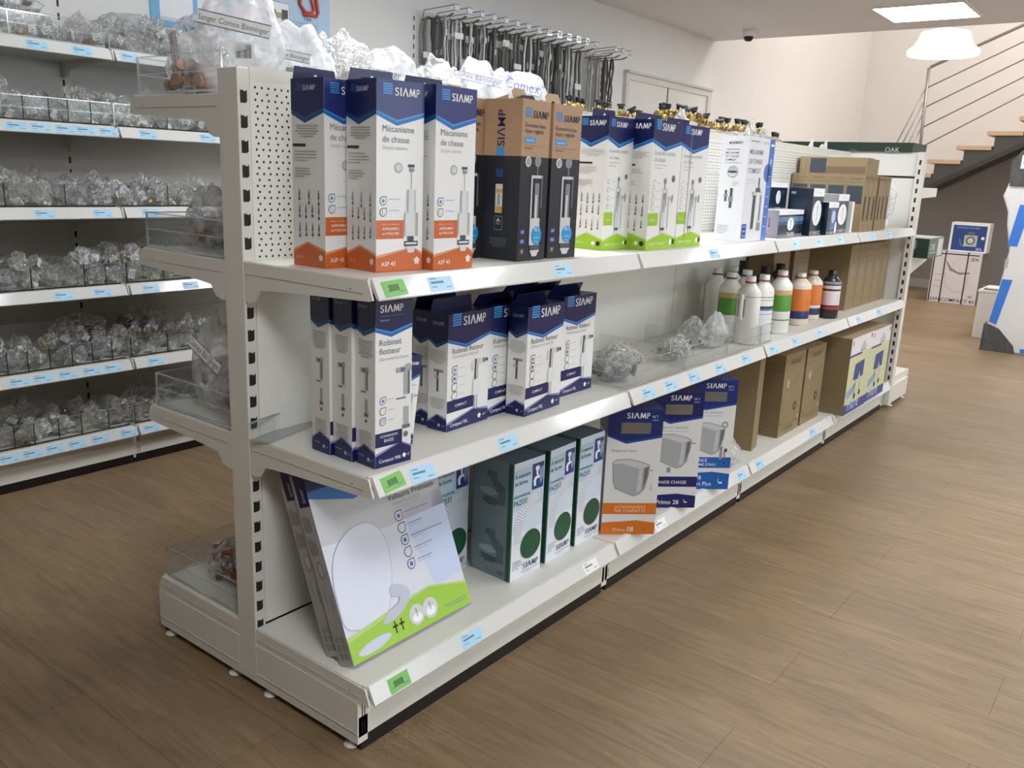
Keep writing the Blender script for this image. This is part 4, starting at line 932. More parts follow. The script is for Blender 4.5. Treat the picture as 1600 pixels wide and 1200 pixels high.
def f95(x, y, ang, label, w=.160, d=.058, h=.279, tabh=.03, lean=.5, z=MIDZ):
    mb, F, S = carton_mb(w, d, h, CARDS, NAVY2)
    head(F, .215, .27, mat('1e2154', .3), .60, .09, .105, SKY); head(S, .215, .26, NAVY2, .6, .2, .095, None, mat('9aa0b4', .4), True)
    T = mat('5d6570', .5); F.text('Robinet flotteur', .10, .335, .74, T); F.text('Alimentation latérale', .10, .375, .62, mat('a9adb2', .5))
    c, c2 = mat('d2d4d5', .35), mat('808488', .35)
    F.rect(.64, .42, .72, .86, c2, 4); F.rect(.655, .42, .70, .86, c, 5); F.rect(.56, .43, .66, .52, c, 4); F.rect(.66, .42, .86, .47, c, 5); F.oval(.86, .445, .04, c2, 6, n=10); F.oval(.93, .445, .03, DGREY, 6, n=10); F.rect(.64, .42, .67, .60, mat('36393c', .4), 6); F.rect(.60, .60, .80, .74, mat('e2e4e5', .3), 6)
    for k in range(4): F.drop(.16, .475 + .075 * k, .065, DGREY, CARDS, (SKY, MIDB, None, None)[k]); F.rect(.26, .465 + .075 * k, .42, .470 + .075 * k, LGREY, 4)
    F.rect(0, .735, .63, .84, NAVY, 3); F.text('COMPACT', .18, .80, .28, WHITE, bold=True)
    for Q, a in ((F, .62), (S, .5)):
        Q.poly([(0, 1), (0, .925), (a, .855), (1, .88), (1, 1)], mat('8f8fb8', .4), 1); Q.poly([(0, 1), (0, .945), (a, .865), (1, .90), (1, 1)], NAVY, 3)
    F.text('Compact 95L', .08, .967, .42, WHITE, bold=True); star(F, .78, .94, .045, WHITE); F.poly([(.86, .93), (.885, .95), (.96, .925), (.885, .942)], WHITE, 5)
    S.text('Compact', .08, .93, .36, mat('9aa0b4', .4)); star(S, .62, .95, .08, mat('b9bed0', .4)); S.poly([(.80, .945), (.84, .96), (.93, .937), (.84, .953)], mat('b9bed0', .4), 5)
    G = mat('b0ada7', .6); S.para(.06, .31, .94, 7, .0165, G, .006, c=True); S.rect(.46, .48, .56, .66, mat('55585b', .4), 4); S.rect(.3, .47, .8, .49, GREY, 4); S.rect(.34, .52, .56, .55, LGREY, 4); S.para(.08, .72, .92, 6, .0165, G, .006, c=True)
    o = set_carton(mb, 'float_valve_carton', x, y, z, ang, label)
    tab(o, w, d, h, mat('171c4a', .3), tabh, lean, 'dark', -.98, .02, .98); return o
f95(.258, .352, -2, 'navy and white Compact 95L carton behind another, showing only its printed side', lean=.1)
f95(.318, .344, -2.5, 'navy and white Compact 95L carton left of the group, hang tab upright behind', lean=.05)
f95(.303, .512, 0, 'navy and white Compact 95L carton with its right half hidden by the front one')
f95(.368, .583, -3, 'navy and white Compact 95L carton standing nearest the shelf edge', w=.168, lean=.55, tabh=.032)
f95(.316, .815, 0, 'navy and white Compact 95L carton farthest right of its group', lean=.5)
f95(.245, .690, 0, 'navy and white Compact 95L carton hidden in the back row, only its tab showing', lean=.6, tabh=.036)
f95(.250, .800, 0, 'navy Compact 95L carton behind the farthest right one, tab tilted forward', lean=.7, w=.15, tabh=.034)
o = f95(.334, .157, 8, 'navy and white carton leaning behind the narrow trio, a sliver visible', w=.050, h=.20, tabh=.01); o.rotation_euler = (math.radians(-7), 0, math.radians(-8)); o.location.z = MIDZ + .014

# ------------------------------------------------------------------ bottom shelf
TILT = math.radians(-22.3)
def seat_box(x, y, label, w=.392, d=.047, h=.435, z=BASZ + .0172):
    mb, F, S = carton_mb(w, d, h, mat('d6d8e2', .25), NAVY2, mat('a7a5a3', .4))
    F.rect(0, 0, 1, .10, NAVY2, 2); F.poly([(0, .10), (1, .10), (.5, .18), (.3, .205), (0, .135)], MIDB, 3)
    F.poly([(0, .12), (1, .12), (1, .40), (.5, .41), (0, .385)], mat('c3c2c6', .25), 1); F.poly([(.62, .36), (1, .30), (1, .80), (.75, .83)], mat('c3d0ea', .25), 1)
    def sm(P, n=3):
        for _ in range(n): P = [q for i in range(len(P)) for q in ((P[i][0] * .75 + P[(i + 1) % len(P)][0] * .25, P[i][1] * .75 + P[(i + 1) % len(P)][1] * .25), (P[i][0] * .25 + P[(i + 1) % len(P)][0] * .75, P[i][1] * .25 + P[(i + 1) % len(P)][1] * .75))]
        return P
    lid = sm([(.002, .82), (.002, .70), (.004, .60), (.025, .50), (.085, .41), (.20, .345), (.35, .335), (.45, .41), (.465, .55), (.42, .70), (.345, .83), (.26, .88), (.11, .855)])
    F.poly(lid, mat('9ea1b2', .3), 3); F.poly([(max(.004, .235 + (a - .235) * .98), .61 + (b_ - .61) * .985) for a, b_ in lid], mat('d8dbe8', .25), 4)
    F.poly(sm([(.39, .70), (.49, .725), (.54, .785), (.47, .85), (.365, .885), (.25, .885), (.33, .83), (.43, .81), (.446, .78), (.37, .765)], 2), mat('bcbfce', .3), 8)
    F.text('Vallauris Premium', .55, .284, .40, mat('3a3c44', .5), 4); F.text('THERMOPLASTIQUE', .565, .316, .25, mat('a08f92', .5)); F.text('THERMOPLASTIC', .565, .342, .23, mat('b9b0b2', .5))
    for k in range(5): F.drop(.60, .377 + .068 * k, .033, DGREY, mat('d0d2dc', .3), MIDB if k in (0, 2, 4) else None); F.rect(.655, .365 + .068 * k, .655 + (.2, .12, .28, .16, .13)[k], .371 + .068 * k, mat('8d90a0', .5), 4); F.rect(.655, .38 + .068 * k, .77, .385 + .068 * k, mat('b0b2c0', .5), 4)
    F.poly([(0, 1), (0, .86), (.30, .83), (.69, .80), (1, .87), (1, 1)], mat('b4d070', .3), 5); F.poly([(0, 1), (0, .885), (.69, .808), (1, .885), (1, 1)], LIME, 6)
    F.oval(.18, .953, .13, mat('c9cde0', .3), 7, .028, n=18, rot=-.08)
    for xx in (.353, .405): F.rect(xx - .004, .89, xx + .004, .955, DARK, 9); F.rect(xx - .020, .912, xx + .020, .922, DARK, 9)
    for xx, yy_ in ((.535, .915), (.652, .915)): F.oval(xx, yy_, .062, mat('cfd0d0', .3), 8, n=20); F.oval(xx, yy_ + .015, .04, mat('f2f2f2', .3), 9, .025); F.rect(xx - .005, yy_ - .035, xx + .005, yy_ + .01, GREY, 9)
    for xx in (.86, .95): F.drop(xx, .90, .026, WHITE, WHITE, SKY)
    F.rect(.76, .945, .97, .949, mat('4f86a0', .4), 8); F.rect(.8, .96, .97, .964, mat('4f86a0', .4), 8)
    # narrow printed side
    S.rect(.22, 0, 1, .17, NAVY2, 2); S.text('SI\u039bMP', .75, .15, .075, LGREY, 4, True, vert=True)
    G = mat('6f6d6b', .6)
    for k, yy_ in enumerate((.30, .42)):
        for q in range(3): S.rect(.18 + .2 * q, yy_ - .09 + .01 * q, .25 + .2 * q, yy_, G, 3)
    S.oval(.5, .50, .22, mat('8f8d8b', .5), 3, .05); S.oval(.52, .50, .16, mat('b3b1af', .5), 4, .035)
    for k in range(2):
        for q in range(3): S.oval(.32 + .36 * k, .86 + .045 * q, .13, G, 3, .017, n=8); S.oval(.32 + .36 * k, .86 + .045 * q, .10, mat('9a9896', .5), 4, .013, n=8)
    S.rect(.3, .60, .33, .68, G, 3); S.rect(.68, .62, .71, .72, G, 3)
    o = set_carton(mb, 'toilet_seat_carton', x, y, z, 0, label); o.rotation_euler = (0, TILT, 0); o.location.z = z; return o
seat_box(.348, .026, 'large white and green toilet seat carton leaning back on the base shelf, front one')
seat_box(.296, .032, 'large grey-sided toilet seat carton leaning behind the front toilet seat carton')
def flex(x, y, ang, label, w=.132, d=.142, h=.335):
    mb, F, S = carton_mb(w, d, h, mat('cfdbe6', .3), mat('5a7486', .35), mat('74848a', .35))
    F.rect(0, .60, 1, 1, mat('e2e6ee', .3), 1); F.rect(0, 0, .03, 1, GREEN, 2); F.rect(.03, .06, .97, .40, mat('b7cfdf', .3), 2)
    BT = mat('17323a', .4); F.text('À mémoire', .06, .13, .48, BT, bold=True, hs=1.25); F.text('de forme', .06, .19, .40, BT, bold=True, hs=1.25); F.text('thermoformé', .05, .295, .50, BT, bold=True, hs=1.25)
    F.rect(.60, .05, .97, .27, mat('1d3f86', .3), 3); F.rect(.70, .075, .82, .11, WHITE, 4); F.rect(.73, .11, .79, .15, WHITE, 4); F.poly([(.66, .24), (.64, .19), (.68, .165), (.79, .15), (.84, .165), (.84, .18), (.74, .185), (.72, .205), (.73, .24)], WHITE, 5); F.poly([(.82, .10), (.97, .085), (.97, .17), (.88, .24), (.84, .20)], mat('7f97c0', .3), 4)
    F.text('PA2555', .05, .36, .42, BT, bold=True, hs=1.25)
    # ribbed elbow
    arc = [(.92, .33), (.80, .335), (.62, .36), (.46, .40), (.34, .45), (.25, .51), (.22, .57), (.21, .63), (.22, .70)]
    P_, Q_ = [], []
    for i, (a, b_) in enumerate(arc):
        a2, b2 = arc[min(i + 1, len(arc) - 1)]; a1, b1 = arc[max(i - 1, 0)]; dx, dy = a2 - a1, (b2 - b1) * F.H / F.W; l_ = math.hypot(dx, dy); nx, ny = -dy / l_ * .12, dx / l_ * .12 * F.W / F.H
        P_.append((a + nx, b_ + ny)); Q_.append((a - nx, b_ - ny))
    WH_ = mat('dfe2ea', .3); SH = mat('9a9fb0', .4)
    for i in range(len(arc) - 1): F.poly([Q_[i], Q_[i + 1], P_[i + 1], P_[i]], WH_, 3)
    for i in range(len(arc) - 1):
        for t in (.0, .33, .66):
            p = [P_[i][k] + (P_[i + 1][k] - P_[i][k]) * t for k in (0, 1)]; q = [Q_[i][k] + (Q_[i + 1][k] - Q_[i][k]) * t for k in (0, 1)]
            F.poly([p, q, (q[0] - .01, q[1] + .004), (p[0] - .01, p[1] + .004)], SH, 4)
    F.oval(.64, .735, .33, GREEN, 5, .125, n=24, rot=-.55)
    for k in range(4): F.rect(.44 + .03 * k, .69 + .03 * k, .8 + .0 * k, .694 + .03 * k, mat('2f6b4d', .4), 6)
    F.para(.08, .845, .42, 4, .02, DGREY, .005); siamp(F, .42, .935, .50, mat('2b3a4c', .4)); F.rect(.38, .955, .97, .959, DGREY, 4); F.rect(.45, .975, .7, .979, GREY, 4)
    S.rect(.90, 0, 1, 1, GREEN, 2)
    c2 = mat('56656d', .4); 
    for y0 in (.10, .60):
        S.rect(.36, y0, .62, y0 + .05, c2, 3); S.poly([(.42, y0 + .05), (.58, y0 + .05), (.84, y0 + .12), (.84, y0 + .27), (.66, y0 + .27), (.66, y0 + .18)], c2, 3); S.poly([(.2, y0 + .16), (.5, y0 + .14), (.68, y0 + .18), (.5, y0 + .21), (.22, y0 + .2)], mat('95a4aa', .4), 4)
        S.para(.25, y0 + .23, .68, 4, .016, mat('26333a', .5), .008, c=True)
    S.barcode(.68, .93, .86, .965); S.rect(.36, .955, .58, .96, DGREY, 3)
    return set_carton(mb, 'drain_elbow_carton', x, y, BASZ, ang, label)
flex(.188, .455, 0, 'green and pale blue PA2555 carton partly hidden by the leaning toilet seat carton')
flex(.335, .592, 3, 'green and pale blue PA2555 carton showing its broad grey printed side')
flex(.338, .752, -1, 'green and pale blue PA2555 carton in the middle, a thin green edge at its left')
flex(.334, .908, 2, 'green and pale blue PA2555 carton right next to the orange-banded cistern carton', w=.128)
def cistern(x, y, ang, label, kind, w=.168, d=.12, h=.403):
    nv, ac = {'o': ('102a66', 'd8741f'), 'n': ('141c5c', '1d2064'), 'b': ('0e2a70', '1560ae')}[kind]; N_ = mat(nv, .3); A_ = mat(ac, .3)
    mb, F, S = carton_mb(w, d, h, mat('e2e1df', .3), N_, mat('d8d7d4', .35))
    F.poly([(0, 0), (1, 0), (1, .22), (.35, .272), (0, .215)], mat('12489a', .3), 1); F.poly([(0, 0), (1, 0), (1, .20), (.35, .255), (0, .20)], N_, 2); S.rect(0, 0, 1, .2, N_, 1)
    siamp(F, .33, .072, .42, WHITE); F.text('N°1', .80, .068, .10, mat('cfd6ea', .4), bold=True); F.rect(.80, .08, .91, .088, mat('8b97c0', .4), 4)
    F.oval(.52, .15, .005, N_, 3); F.rect(.24, .105, .78, .19, mat('3a3c3f', .25), 3)
    T = mat('7b7f86', .5)
    if kind == 'o': F.text('Réservoir haut', .10, .335, .45, T)
    if kind == 'n': F.text('Réservoir semi-bas', .12, .31, .60, T); F.rect(.12, .328, .74, .334, LGREY, 4)
    if kind == 'b': F.text('Réservoir attenant', .12, .30, .60, T); F.rect(.12, .318, .74, .324, LGREY, 4)
    y0 = {'o': .39, 'n': .355, 'b': .38}[kind]; q = lambda a, b_: (.12 + a * .72, y0 + b_ * .30)
    body = [(.02, .22), (.0, .12), (.10, .02), (.45, .0), (.85, .10), (.97, .16), (.96, .40), (.88, .80), (.74, .95), (.60, 1.0), (.12, .80), (.05, .60)]
    F.poly([q(a, b_) for a, b_ in body], mat('84878a', .35), 3); F.poly([q(.5 + (a - .5) * .96, .5 + (b_ - .5) * .97) for a, b_ in body], mat('a9abad', .3), 4)
    F.poly([q(*p_) for p_ in ((.02, .14), (.10, .04), (.45, .02), (.85, .12), (.95, .18), (.72, .26), (.50, .20), (.25, .13))], mat('c9cbcc', .3), 5)
    F.poly([q(*p_) for p_ in ((.70, .28), (.80, .25), (.78, .85), (.66, .92))], mat('c3c5c6', .3), 5); F.poly([q(*p_) for p_ in ((.84, .24), (.94, .2), (.92, .5), (.82, .82))], mat('6d7073', .3), 5)
    if kind == 'o': F.rect(.82, .475, .88, .483, GREY, 4); F.rect(.865, .483, .87, .6, LGREY, 4); F.poly([(.86, .6), (.88, .6), (.885, .64), (.855, .64)], LGREY, 4)
    if kind == 'n': F.rect(.82, .43, .90, .44, GREY, 4); F.rect(.36, .645, .44, .69, GREY, 2)
    if kind == 'b': F.ring(.80, .40, .07, GREY, mat('e2e1df', .3), 4, .55); F.rect(.74, .60, .80, .72, GREY, 4); F.rect(.84, .62, .86, .72, mat('b05048', .4), 4); F.rect(.84, .62, .9, .65, DGREY, 4)
    if kind == 'o':
        F.rect(0, .745, 1, .835, A_, 2); F.text('ACTIONNEMENT', .22, .787, .58, mat('f7dfc0', .4), bold=False); F.text('PAR CHAÎNETTE', .22, .818, .58, mat('f7dfc0', .4))
        F.poly([(0, 1), (0, .905), (.65, .885), (1, .905), (1, 1)], A_, 2); F.text('Primo', .22, .975, .22, mat('f7dfc0', .4)); F.text('08', .48, .975, .12, WHITE, bold=True); F.oval(.80, .955, .03, mat('8b7a68', .4), 4)
    if kind == 'n':
        F.rect(0, .725, 1, .815, A_, 2); F.text('GRANDE CHASSE', .08, .787, .70, WHITE, bold=True)
        F.poly([(0, 1), (0, .895), (.62, .875), (1, .895), (1, 1)], A_, 2); F.text('Primo 28', .20, .968, .46, WHITE, bold=True); F.rect(.76, .925, .77, .95, WHITE, 4); F.rect(.78, .945, .83, .955, WHITE, 4)
    if kind == 'b':
        F.rect(0, .70, 1, .80, A_, 2); F.text('SILENCE', .15, .742, .34, WHITE, bold=True); F.text("ÉCONOMIE D'EAU", .02, .78, .66, WHITE, bold=True); F.oval(.85, .75, .02, mat('0e2a70', .4), 4)
        F.poly([(0, 1), (0, .855), (.62, .835), (1, .855), (1, 1)], A_, 2); F.text('Scala', .08, .905, .32, WHITE, bold=True); F.text('Confort Plus', .0, .965, .62, WHITE, bold=True); F.rect(.76, .90, .77, .93, WHITE, 4); F.rect(.78, .93, .86, .945, WHITE, 4)
        S.rect(0, .62, 1, .74, A_, 2)
    S.para(.15, .3, .85, 6, .02, LGREY, .006)
    o = set_carton(mb, 'cistern_carton', x, y, BASZ, ang, label)
    B = MB(); B.box(.0010, .0014, .24 * w, .78 * w, h * .81, h * .895, clear('carton_window_' + kind, (.8, .8, .8), .12, .12)); B.build('window', o)
    return o
cistern(.345, 1.042, 47, 'orange-banded Primo 08 cistern carton turned towards the aisle', 'o')
cistern(.338, 1.336, 47, 'navy Primo 28 cistern carton turned to the aisle, middle of the three', 'n')
cistern(.345, 1.584, 47, 'bright blue banded Scala cistern carton turned to the aisle, right of three', 'b', w=.170)
bigbag(.345, 1.93, BASZ + .004, .15, .11, .12, 1.2, BAGW, 'white plastic bag slumped on the base shelf beside the blue cistern carton', 61, top=.5)

def kbox(x, y, z, w, d, h, label, kind='t', ang=0):
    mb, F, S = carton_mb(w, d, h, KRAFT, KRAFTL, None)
    I = KINK
    if kind == 't':
        F.text('TALASSA', .26, .135, .50, I, 3, True); F.rect(0, .185, 1, .19, I, 2); F.rect(0, .875, 1, .88, I, 2); F.text('TALASSA', .25, .955, .5, mat('8a7052', .6), 3)
        S.text('TALASSA', .15, .13, .5, mat('6b563c', .6), 3, True); S.rect(0, .185, 1, .19, mat('6b563c', .6), 2); S.rect(0, .875, 1, .88, I, 2); S.text('N°', .7, .85, .12, I, 3); S.text('HYDRA', .1, .95, .4, mat('6b563c', .6), 3)
        F.para(.48, .28, .88, 3, .02, mat('86694a', .6), .006); F.para(.48, .33, .84, 5, .016, mat('86694a', .6), .004); F.ring(.24, .36, .10, mat('86694a', .6), KRAFTL, 2, .8); F.rect(.42, .3, .424, .8, mat('86694a', .6), 2)
        F.oval(.25, .52, .08, mat('937858', .6), 2, .05); F.rect(.2, .6, .3, .74, mat('937858', .6), 2); F.oval(.70, .68, .085, mat('3b3226', .6), 3, n=14); F.oval(.70, .68, .05, mat('8a7052', .6), 4, n=14); F.rect(.05, .82, .12, .85, I, 3); F.ring(.9, .83, .06, mat('86694a', .6), KRAFTL, 2, .8)
    if kind == 's':
        F.text('TALASSA', .12, .12, .76, mat('7d6347', .6), 3, True); F.rect(0, .20, 1, .206, I, 2); F.oval(.45, .40, .19, mat('8a847c', .6), 3, .10, n=16); F.rect(.38, .48, .47, .78, mat('9d8d74', .6), 3); F.rect(.44, .80, .5, .82, I, 3); F.rect(0, .87, 1, .875, I, 2); F.rect(0, .9, 1, .904, mat('8a7052', .6), 2); F.rect(.15, .93, .85, .95, mat('937858', .6), 2)
    if kind == 'f':
        W2 = mat('cdd0a4', .4); BL = mat('2f4b8c', .35)
        F.rect(0, 0, 1, 1, W2, 1); F.rect(0, 0, 1, .22, mat('e4e2e2', .4), 2); F.poly([(.58, .07), (.75, .18), (.42, .18)], LGREY, 3); F.rect(.45, .19, .7, .21, GREY, 3); F.rect(.06, .04, .1, .1, mat('a04040', .4), 3); F.rect(.90, .02, .96, .08, mat('b04a4a', .4), 3)
        F.rect(0, .22, .55, .25, BL, 2); F.poly([(.30, .36), (.72, .34), (.72, .56), (.60, .57), (.55, .48), (.50, .58), (.26, .57)], BL, 3)
        F.rect(.36, .57, .44, .78, mat('b8bcb8', .4), 3); F.rect(.58, .56, .64, .76, mat('b8bcb8', .4), 3); F.poly([(.05, .70), (.40, .62), (.36, .74), (.06, .80)], mat('8fa5cc', .4), 3); F.oval(.42, .80, .04, DARK, 4); F.oval(.64, .78, .04, DARK, 4)
        for k in range(5): F.rect(.82, .34 + .1 * k, .92, .36 + .1 * k, LGREY, 3)
        F.rect(0, .87, 1, 1, BL, 2); F.text('Filtre', .15, .96, .5, mat('c9d3ea', .4), 3, True)
    if kind == 'b': S.text('TALASSA', .1, .1, .5, mat('6b563c', .6), 3); S.rect(.12, .76, .4, .8, mat('4a4038', .6), 3); F.para(.2, .3, .8, 8, .03, mat('86694a', .6), .006)
    o = set_carton(mb, {'t': 'shower_kit_carton', 's': 'hand_shower_carton', 'f': 'filter_carton', 'b': 'kraft_carton'}[kind], x, y, z, ang, label)
    B = MB(); B.box(-d * .52, -d * .40, .0, w, 0, .0008, mat('b79c78', .35)); B.build('tape', o, (0, 0, h)); return o
kbox(.352, 2.190, BASZ, .085, .13, .385, 'tall brown carton standing nearest the white bag on the base shelf', 'b', -8)
kbox(.262, 2.275, BASZ, .120, .13, .38, 'tall brown carton behind the nearest one, mostly hidden', 't', 0)
kbox(.362, 2.452, BASZ, .245, .095, .366, 'brown TALASSA carton, left of the printed pair on the base shelf', 't')
kbox(.362, 2.722, BASZ, .250, .095, .360, 'brown TALASSA carton, right of the printed pair on the base shelf', 't')
kbox(.455, 3.050, BASZ, .348, .34, .378, 'big brown carton with blue and yellow filter print, left of two', 'f')
kbox(.450, 3.412, BASZ, .340, .34, .372, 'big brown carton with blue and yellow filter print, right of two', 'f')
for k in range(5):
    kbox(.326, 3.288 + k * .142, MIDZ, .138, .26, .322, ('first', 'second', 'third', 'fourth', 'last')[k] + ' brown hand shower carton from the left in the middle shelf row', 's')
kbox(.165, 2.96, MIDZ, .20, .12, .325, 'brown carton set back in shadow behind the bottles on the middle shelf', 's')
kbox(.165, 2.70, MIDZ, .20, .12, .315, 'dark brown carton at the back of the middle shelf behind the black-capped bottles', 'b')

# ================================================================== bottles on the middle shelf
def bottle(x, y, r, h, body, cap, label, bands, rz=0, flat=.72, neck=True, capc=None, handle=False, z=MIDZ):
    """blow-moulded bottle; bands = [(z0, z1, material)] wrap-round label panels"""
    mb = MB(); sh = h * .80
    prof = [(r * .90, 0), (r, .006), (r, sh * .93), (r * .93, sh * .985), (r * .62, sh * 1.07), (r * .40, sh * 1.12), (r * .38, h * .93)]
    mb.lathe([(a, b_) for a, b_ in prof], (0, 0, 0), body, 28, 1, flat if flat else 1)
    o = mb.build('bottle', None, (x, y, z + .0008), rz, label, 'bottle')
    mb = MB(); k = flat if flat else 1
    mb.lathe([(r * .44, h * .90), (r * .45, h * .905), (r * .45, h * .92), (r * .42, h * .925), (r * .42, h * .995), (r * .38, h)], (0, 0, 0), cap, 22, 1, 1, mats=[capc or cap] * 3 + [cap] * 2)
    mb.build('cap', o)
    for (z0, z1, m) in bands:
        mb = MB(); mb.lathe([(r * 1.004, z0 * h), (r * 1.006, z0 * h + .0004), (r * 1.006, z1 * h - .0004), (r * 1.004, z1 * h)], (0, 0, 0), m, 28, 1, k); mb.build('label_panel', o)
    if handle:
        mb = MB(); mb.tube([(0, -r * k * .98, sh * .90), (0, -r * k * 1.12, sh * .84), (0, -r * k * 1.15, sh * .66), (0, -r * k * 1.1, sh * .5), (0, -r * k * .98, sh * .44)], .0075, body, 10); mb.build('handle', o)
        mb = MB(); mb.box(-r * .45, r * .30, -r * k * 1.0, -r * k * .93, sh * .50, sh * .84, mat('a9a7a0', .5)); mb.build('grip_recess', o, bevel=.004)
    return o
PL = mat('eceae5', .35); PLY = mat('e2d6c4', .3); PLK = mat('2a2b2e', .3); NB = mat('26305e', .4); GRN = mat('5a9a3c', .4); ORG = mat('d97a32', .4); PALE = mat('dcdad8', .45); PKW = mat('e3d3d6', .45)
BLB = [(.665, .675, NB), (.62, .63, GREY), (.50, .535, mat('2f3238', .4)), (.47, .50, mat('3b7fc4', .4)), (.41, .417, NB), (.33, .336, GREY)]
bottle(.340, 2.030, .047, .258, PL, PL, 'white jug with side handle, front left of the bottles', [(.705, .712, NB)], -.25, .8, capc=RED, handle=True)
bottle(.350, 2.140, .047, .258, PL, PL, 'white bottle with navy, black and blue striped label in the front row', BLB + [(.16, .40, mat('dfe2e6', .45))], 1.1, .75, capc=mat('8a4550', .4))
bottle(.335, 2.372, .049, .258, PL, PL, 'white bottle with lime green label panel', [(.36, .62, GRN), (.62, .70, mat('d3b27a', .4)), (.24, .36, PALE), (.215, .235, GRN)], 1.1, .8, capc=RED)
bottle(.310, 2.660, .054, .228, PLY, PL, 'cream bottle with red neck ring and orange label, front of two', [(.28, .70, ORG), (.13, .28, NB)], 1.0, .85, capc=RED)
bottle(.290, 2.880, .050, .222, PLY, PL, 'white-capped bottle with orange label behind the red-necked one', [(.30, .72, ORG), (.10, .24, NB)], 1.0, .85, capc=RED)
bottle(.345, 2.985, .046, .222, PLK, mat('17181a', .4), 'dark bottle with pale pink label at the right end of the bottles', [(.72, .77, mat('9a9da2', .4)), (.62, .69, PALE), (.28, .58, PKW), (.19, .25, mat('a8323e', .4))], 1.0, .85)
bottle(.232, 2.100, .047, .258, PL, PL, 'white bottle with green label standing behind the white jug', [(.36, .62, GRN), (.62, .70, mat('d3b27a', .4))], 1.1, .8, capc=mat('3a3f44', .4))
bottle(.130, 2.190, .045, .258, PL, PL, 'white bottle at the very back, left of the white back row', [], 1.1, .8, capc=mat('3a3f44', .4))
bottle(.235, 2.245, .047, .258, PL, PL, 'white bottle in the second row behind the striped label bottle', [(.5, .54, NB)], 1.1, .8, capc=NB)
bottle(.140, 2.330, .045, .258, PL, PL, 'white bottle at the very back, right of the white back row', [], 1.1, .8, capc=mat('3a3f44', .4))
for k, (x, y) in enumerate(((.110, 2.50), (.200, 2.52), (.200, 2.70))):
    bottle(x, y, .048, .270 if k == 0 else .255, PLK, mat('17181a', .4), 'black canister with black cap behind the bottles, ' + ('left rear', 'centre', 'right')[k] + ' one', [(.30, .62, mat('3a3c40', .4))], 1.0, .9)
# bags in the clear bins of the second bay
bigbag(.315, 1.105, MIDZ + .004, .13, .10, .085, 1.3, BAG, 'clear bag of grey plastic elbows in the first clear bin', 51, inside=mat('7d7d7b', .5), n=8, R=.045, r=.013, top=.8)
bigbag(.250, 1.235, MIDZ + .004, .16, .12, .09, 1.2, BAG, 'clear crinkled bag of grey parts next to the grey elbows', 52, inside=mat('a3a29e', .5), n=5, R=.045, r=.011, top=.7)
bigbag(.300, 1.50, MIDZ + .004, .17, .13, .075, 1.7, BAG, 'clear bag of small metal parts in the second clear bin', 53, inside=GFIT, n=7, R=.05, r=.009, top=.8)
bigbag(.250, 1.62, MIDZ + .004, .15, .12, .07, 1.4, BAG, 'flat clear bag at the back of the second clear bin', 54, inside=DGREY, n=5, R=.05, r=.009, top=.9)
bigbag(.300, 1.835, MIDZ + .004, .14, .08, .135, 1.5, BAGW, 'tall white-topped plastic bag standing before the white jugs', 55, inside=CHROME, n=4, R=.035, r=.01, top=.45)
bigbag(.200, 1.86, MIDZ + .004, .12, .07, .10, 1.2, BAGM, 'small frosted bag behind the white-topped bag', 56, top=.6)

# ================================================================== left side of the gondola
def printed_bag(x, y, z, w, d, h, rz, m, label, seed, txt, tz, vert=False, inside=None, rx=0, ry=0, top=.6, tw=.7, n=5, R=.05, r=.013, crush=.10, code=True, ink=None):
    """tall printed bag: the film itself with a band of lettering between two lines"""
    o = bag_bm(seed, w, d, h, m, 4, crush, top, False).build('printed_bag', None, (x, y, z), rz, label, 'bag'); o.rotation_euler = (rx, ry, rz)
    ink = ink or mat('4a4d55', .5)
    mb = MB(); F = PF(mb, (-w * tw / 2, -d * .50, tz * h), (.985, 0, -.17), (.17, .25, .985), (0, -1, 0), w * tw, h * .12)
    if vert: F = PF(mb, (-w * .22, -d * .46, h * .86), (.25, -.05, -.97), (.97, 0, .25), (0, -1, 0), h * .80, w * .12)
    F.rect(0, 0, 1, 1, mat('eeeeec', .5), 0); F.rect(0, 0, 1, .07, ink, 1); F.rect(0, .93, 1, 1, ink, 1); F.text(txt, .02, .72, .96, ink, 2, False, hs=1.2)
    p = mb.build('printed_band', o)
    if code:
        mb = MB(); F = PF(mb, (.0, -d * .52, (tz - .34) * h), (1, 0, 0), (0, .1, 1), (0, -1, 0), w * .22, h * .2); F.rect(0, 0, 1, 1, mat('f1f1ef', .5), 0); F.barcode(.1, .1, .9, .7); mb.build('barcode_label', o)
    if inside is not None:
        mb = MB(); fitting_into(mb, seed, inside, n, R, r); mb.build('fittings', o, (0, 0, .004))
    return o
BAN = 'Sanger Comex B\u00e4nninger'
printed_bag(-.222, .085, 1.384, .215, .10, .150, .05, BAGM, 'frosted printed bag of copper fittings on the top left shelf', 71, BAN, .25, True, COPPER, top=.5, n=16, R=.062, r=.010)
printed_bag(-.165, .150, 1.384, .20, .12, .250, .75, BAGW, 'tallest white printed bag, rising behind the end post', 72, BAN, .60, top=.62, tw=.8)
printed_bag(-.17, .305, 1.384, .21, .12, .185, .55, BAGW, 'white printed bag lying right of the tallest one', 73, BAN, .58, top=.7, tw=.6)
o = printed_bag(-.20, .47, 1.384, .22, .13, .190, .7, BAG, 'clear bag of silver fittings between white printed bags', 74, 'Comex', .2, False, CHROME, top=.6, n=9, R=.07, r=.016, code=False)
printed_bag(-.19, .64, 1.384, .19, .11, .175, .6, BAGW, 'white bag with fanned top seen over the navy cartons', 75, 'B\u00e4nninger', .55, top=.7, tw=.5, ink=mat('4a5a9a', .5))
printed_bag(-.16, .80, 1.384, .17, .11, .165, .7, BAGM, 'frosted bag seen left of the blue-lettered bag', 76, 'Comex', .5, top=.6, tw=.4, code=False)
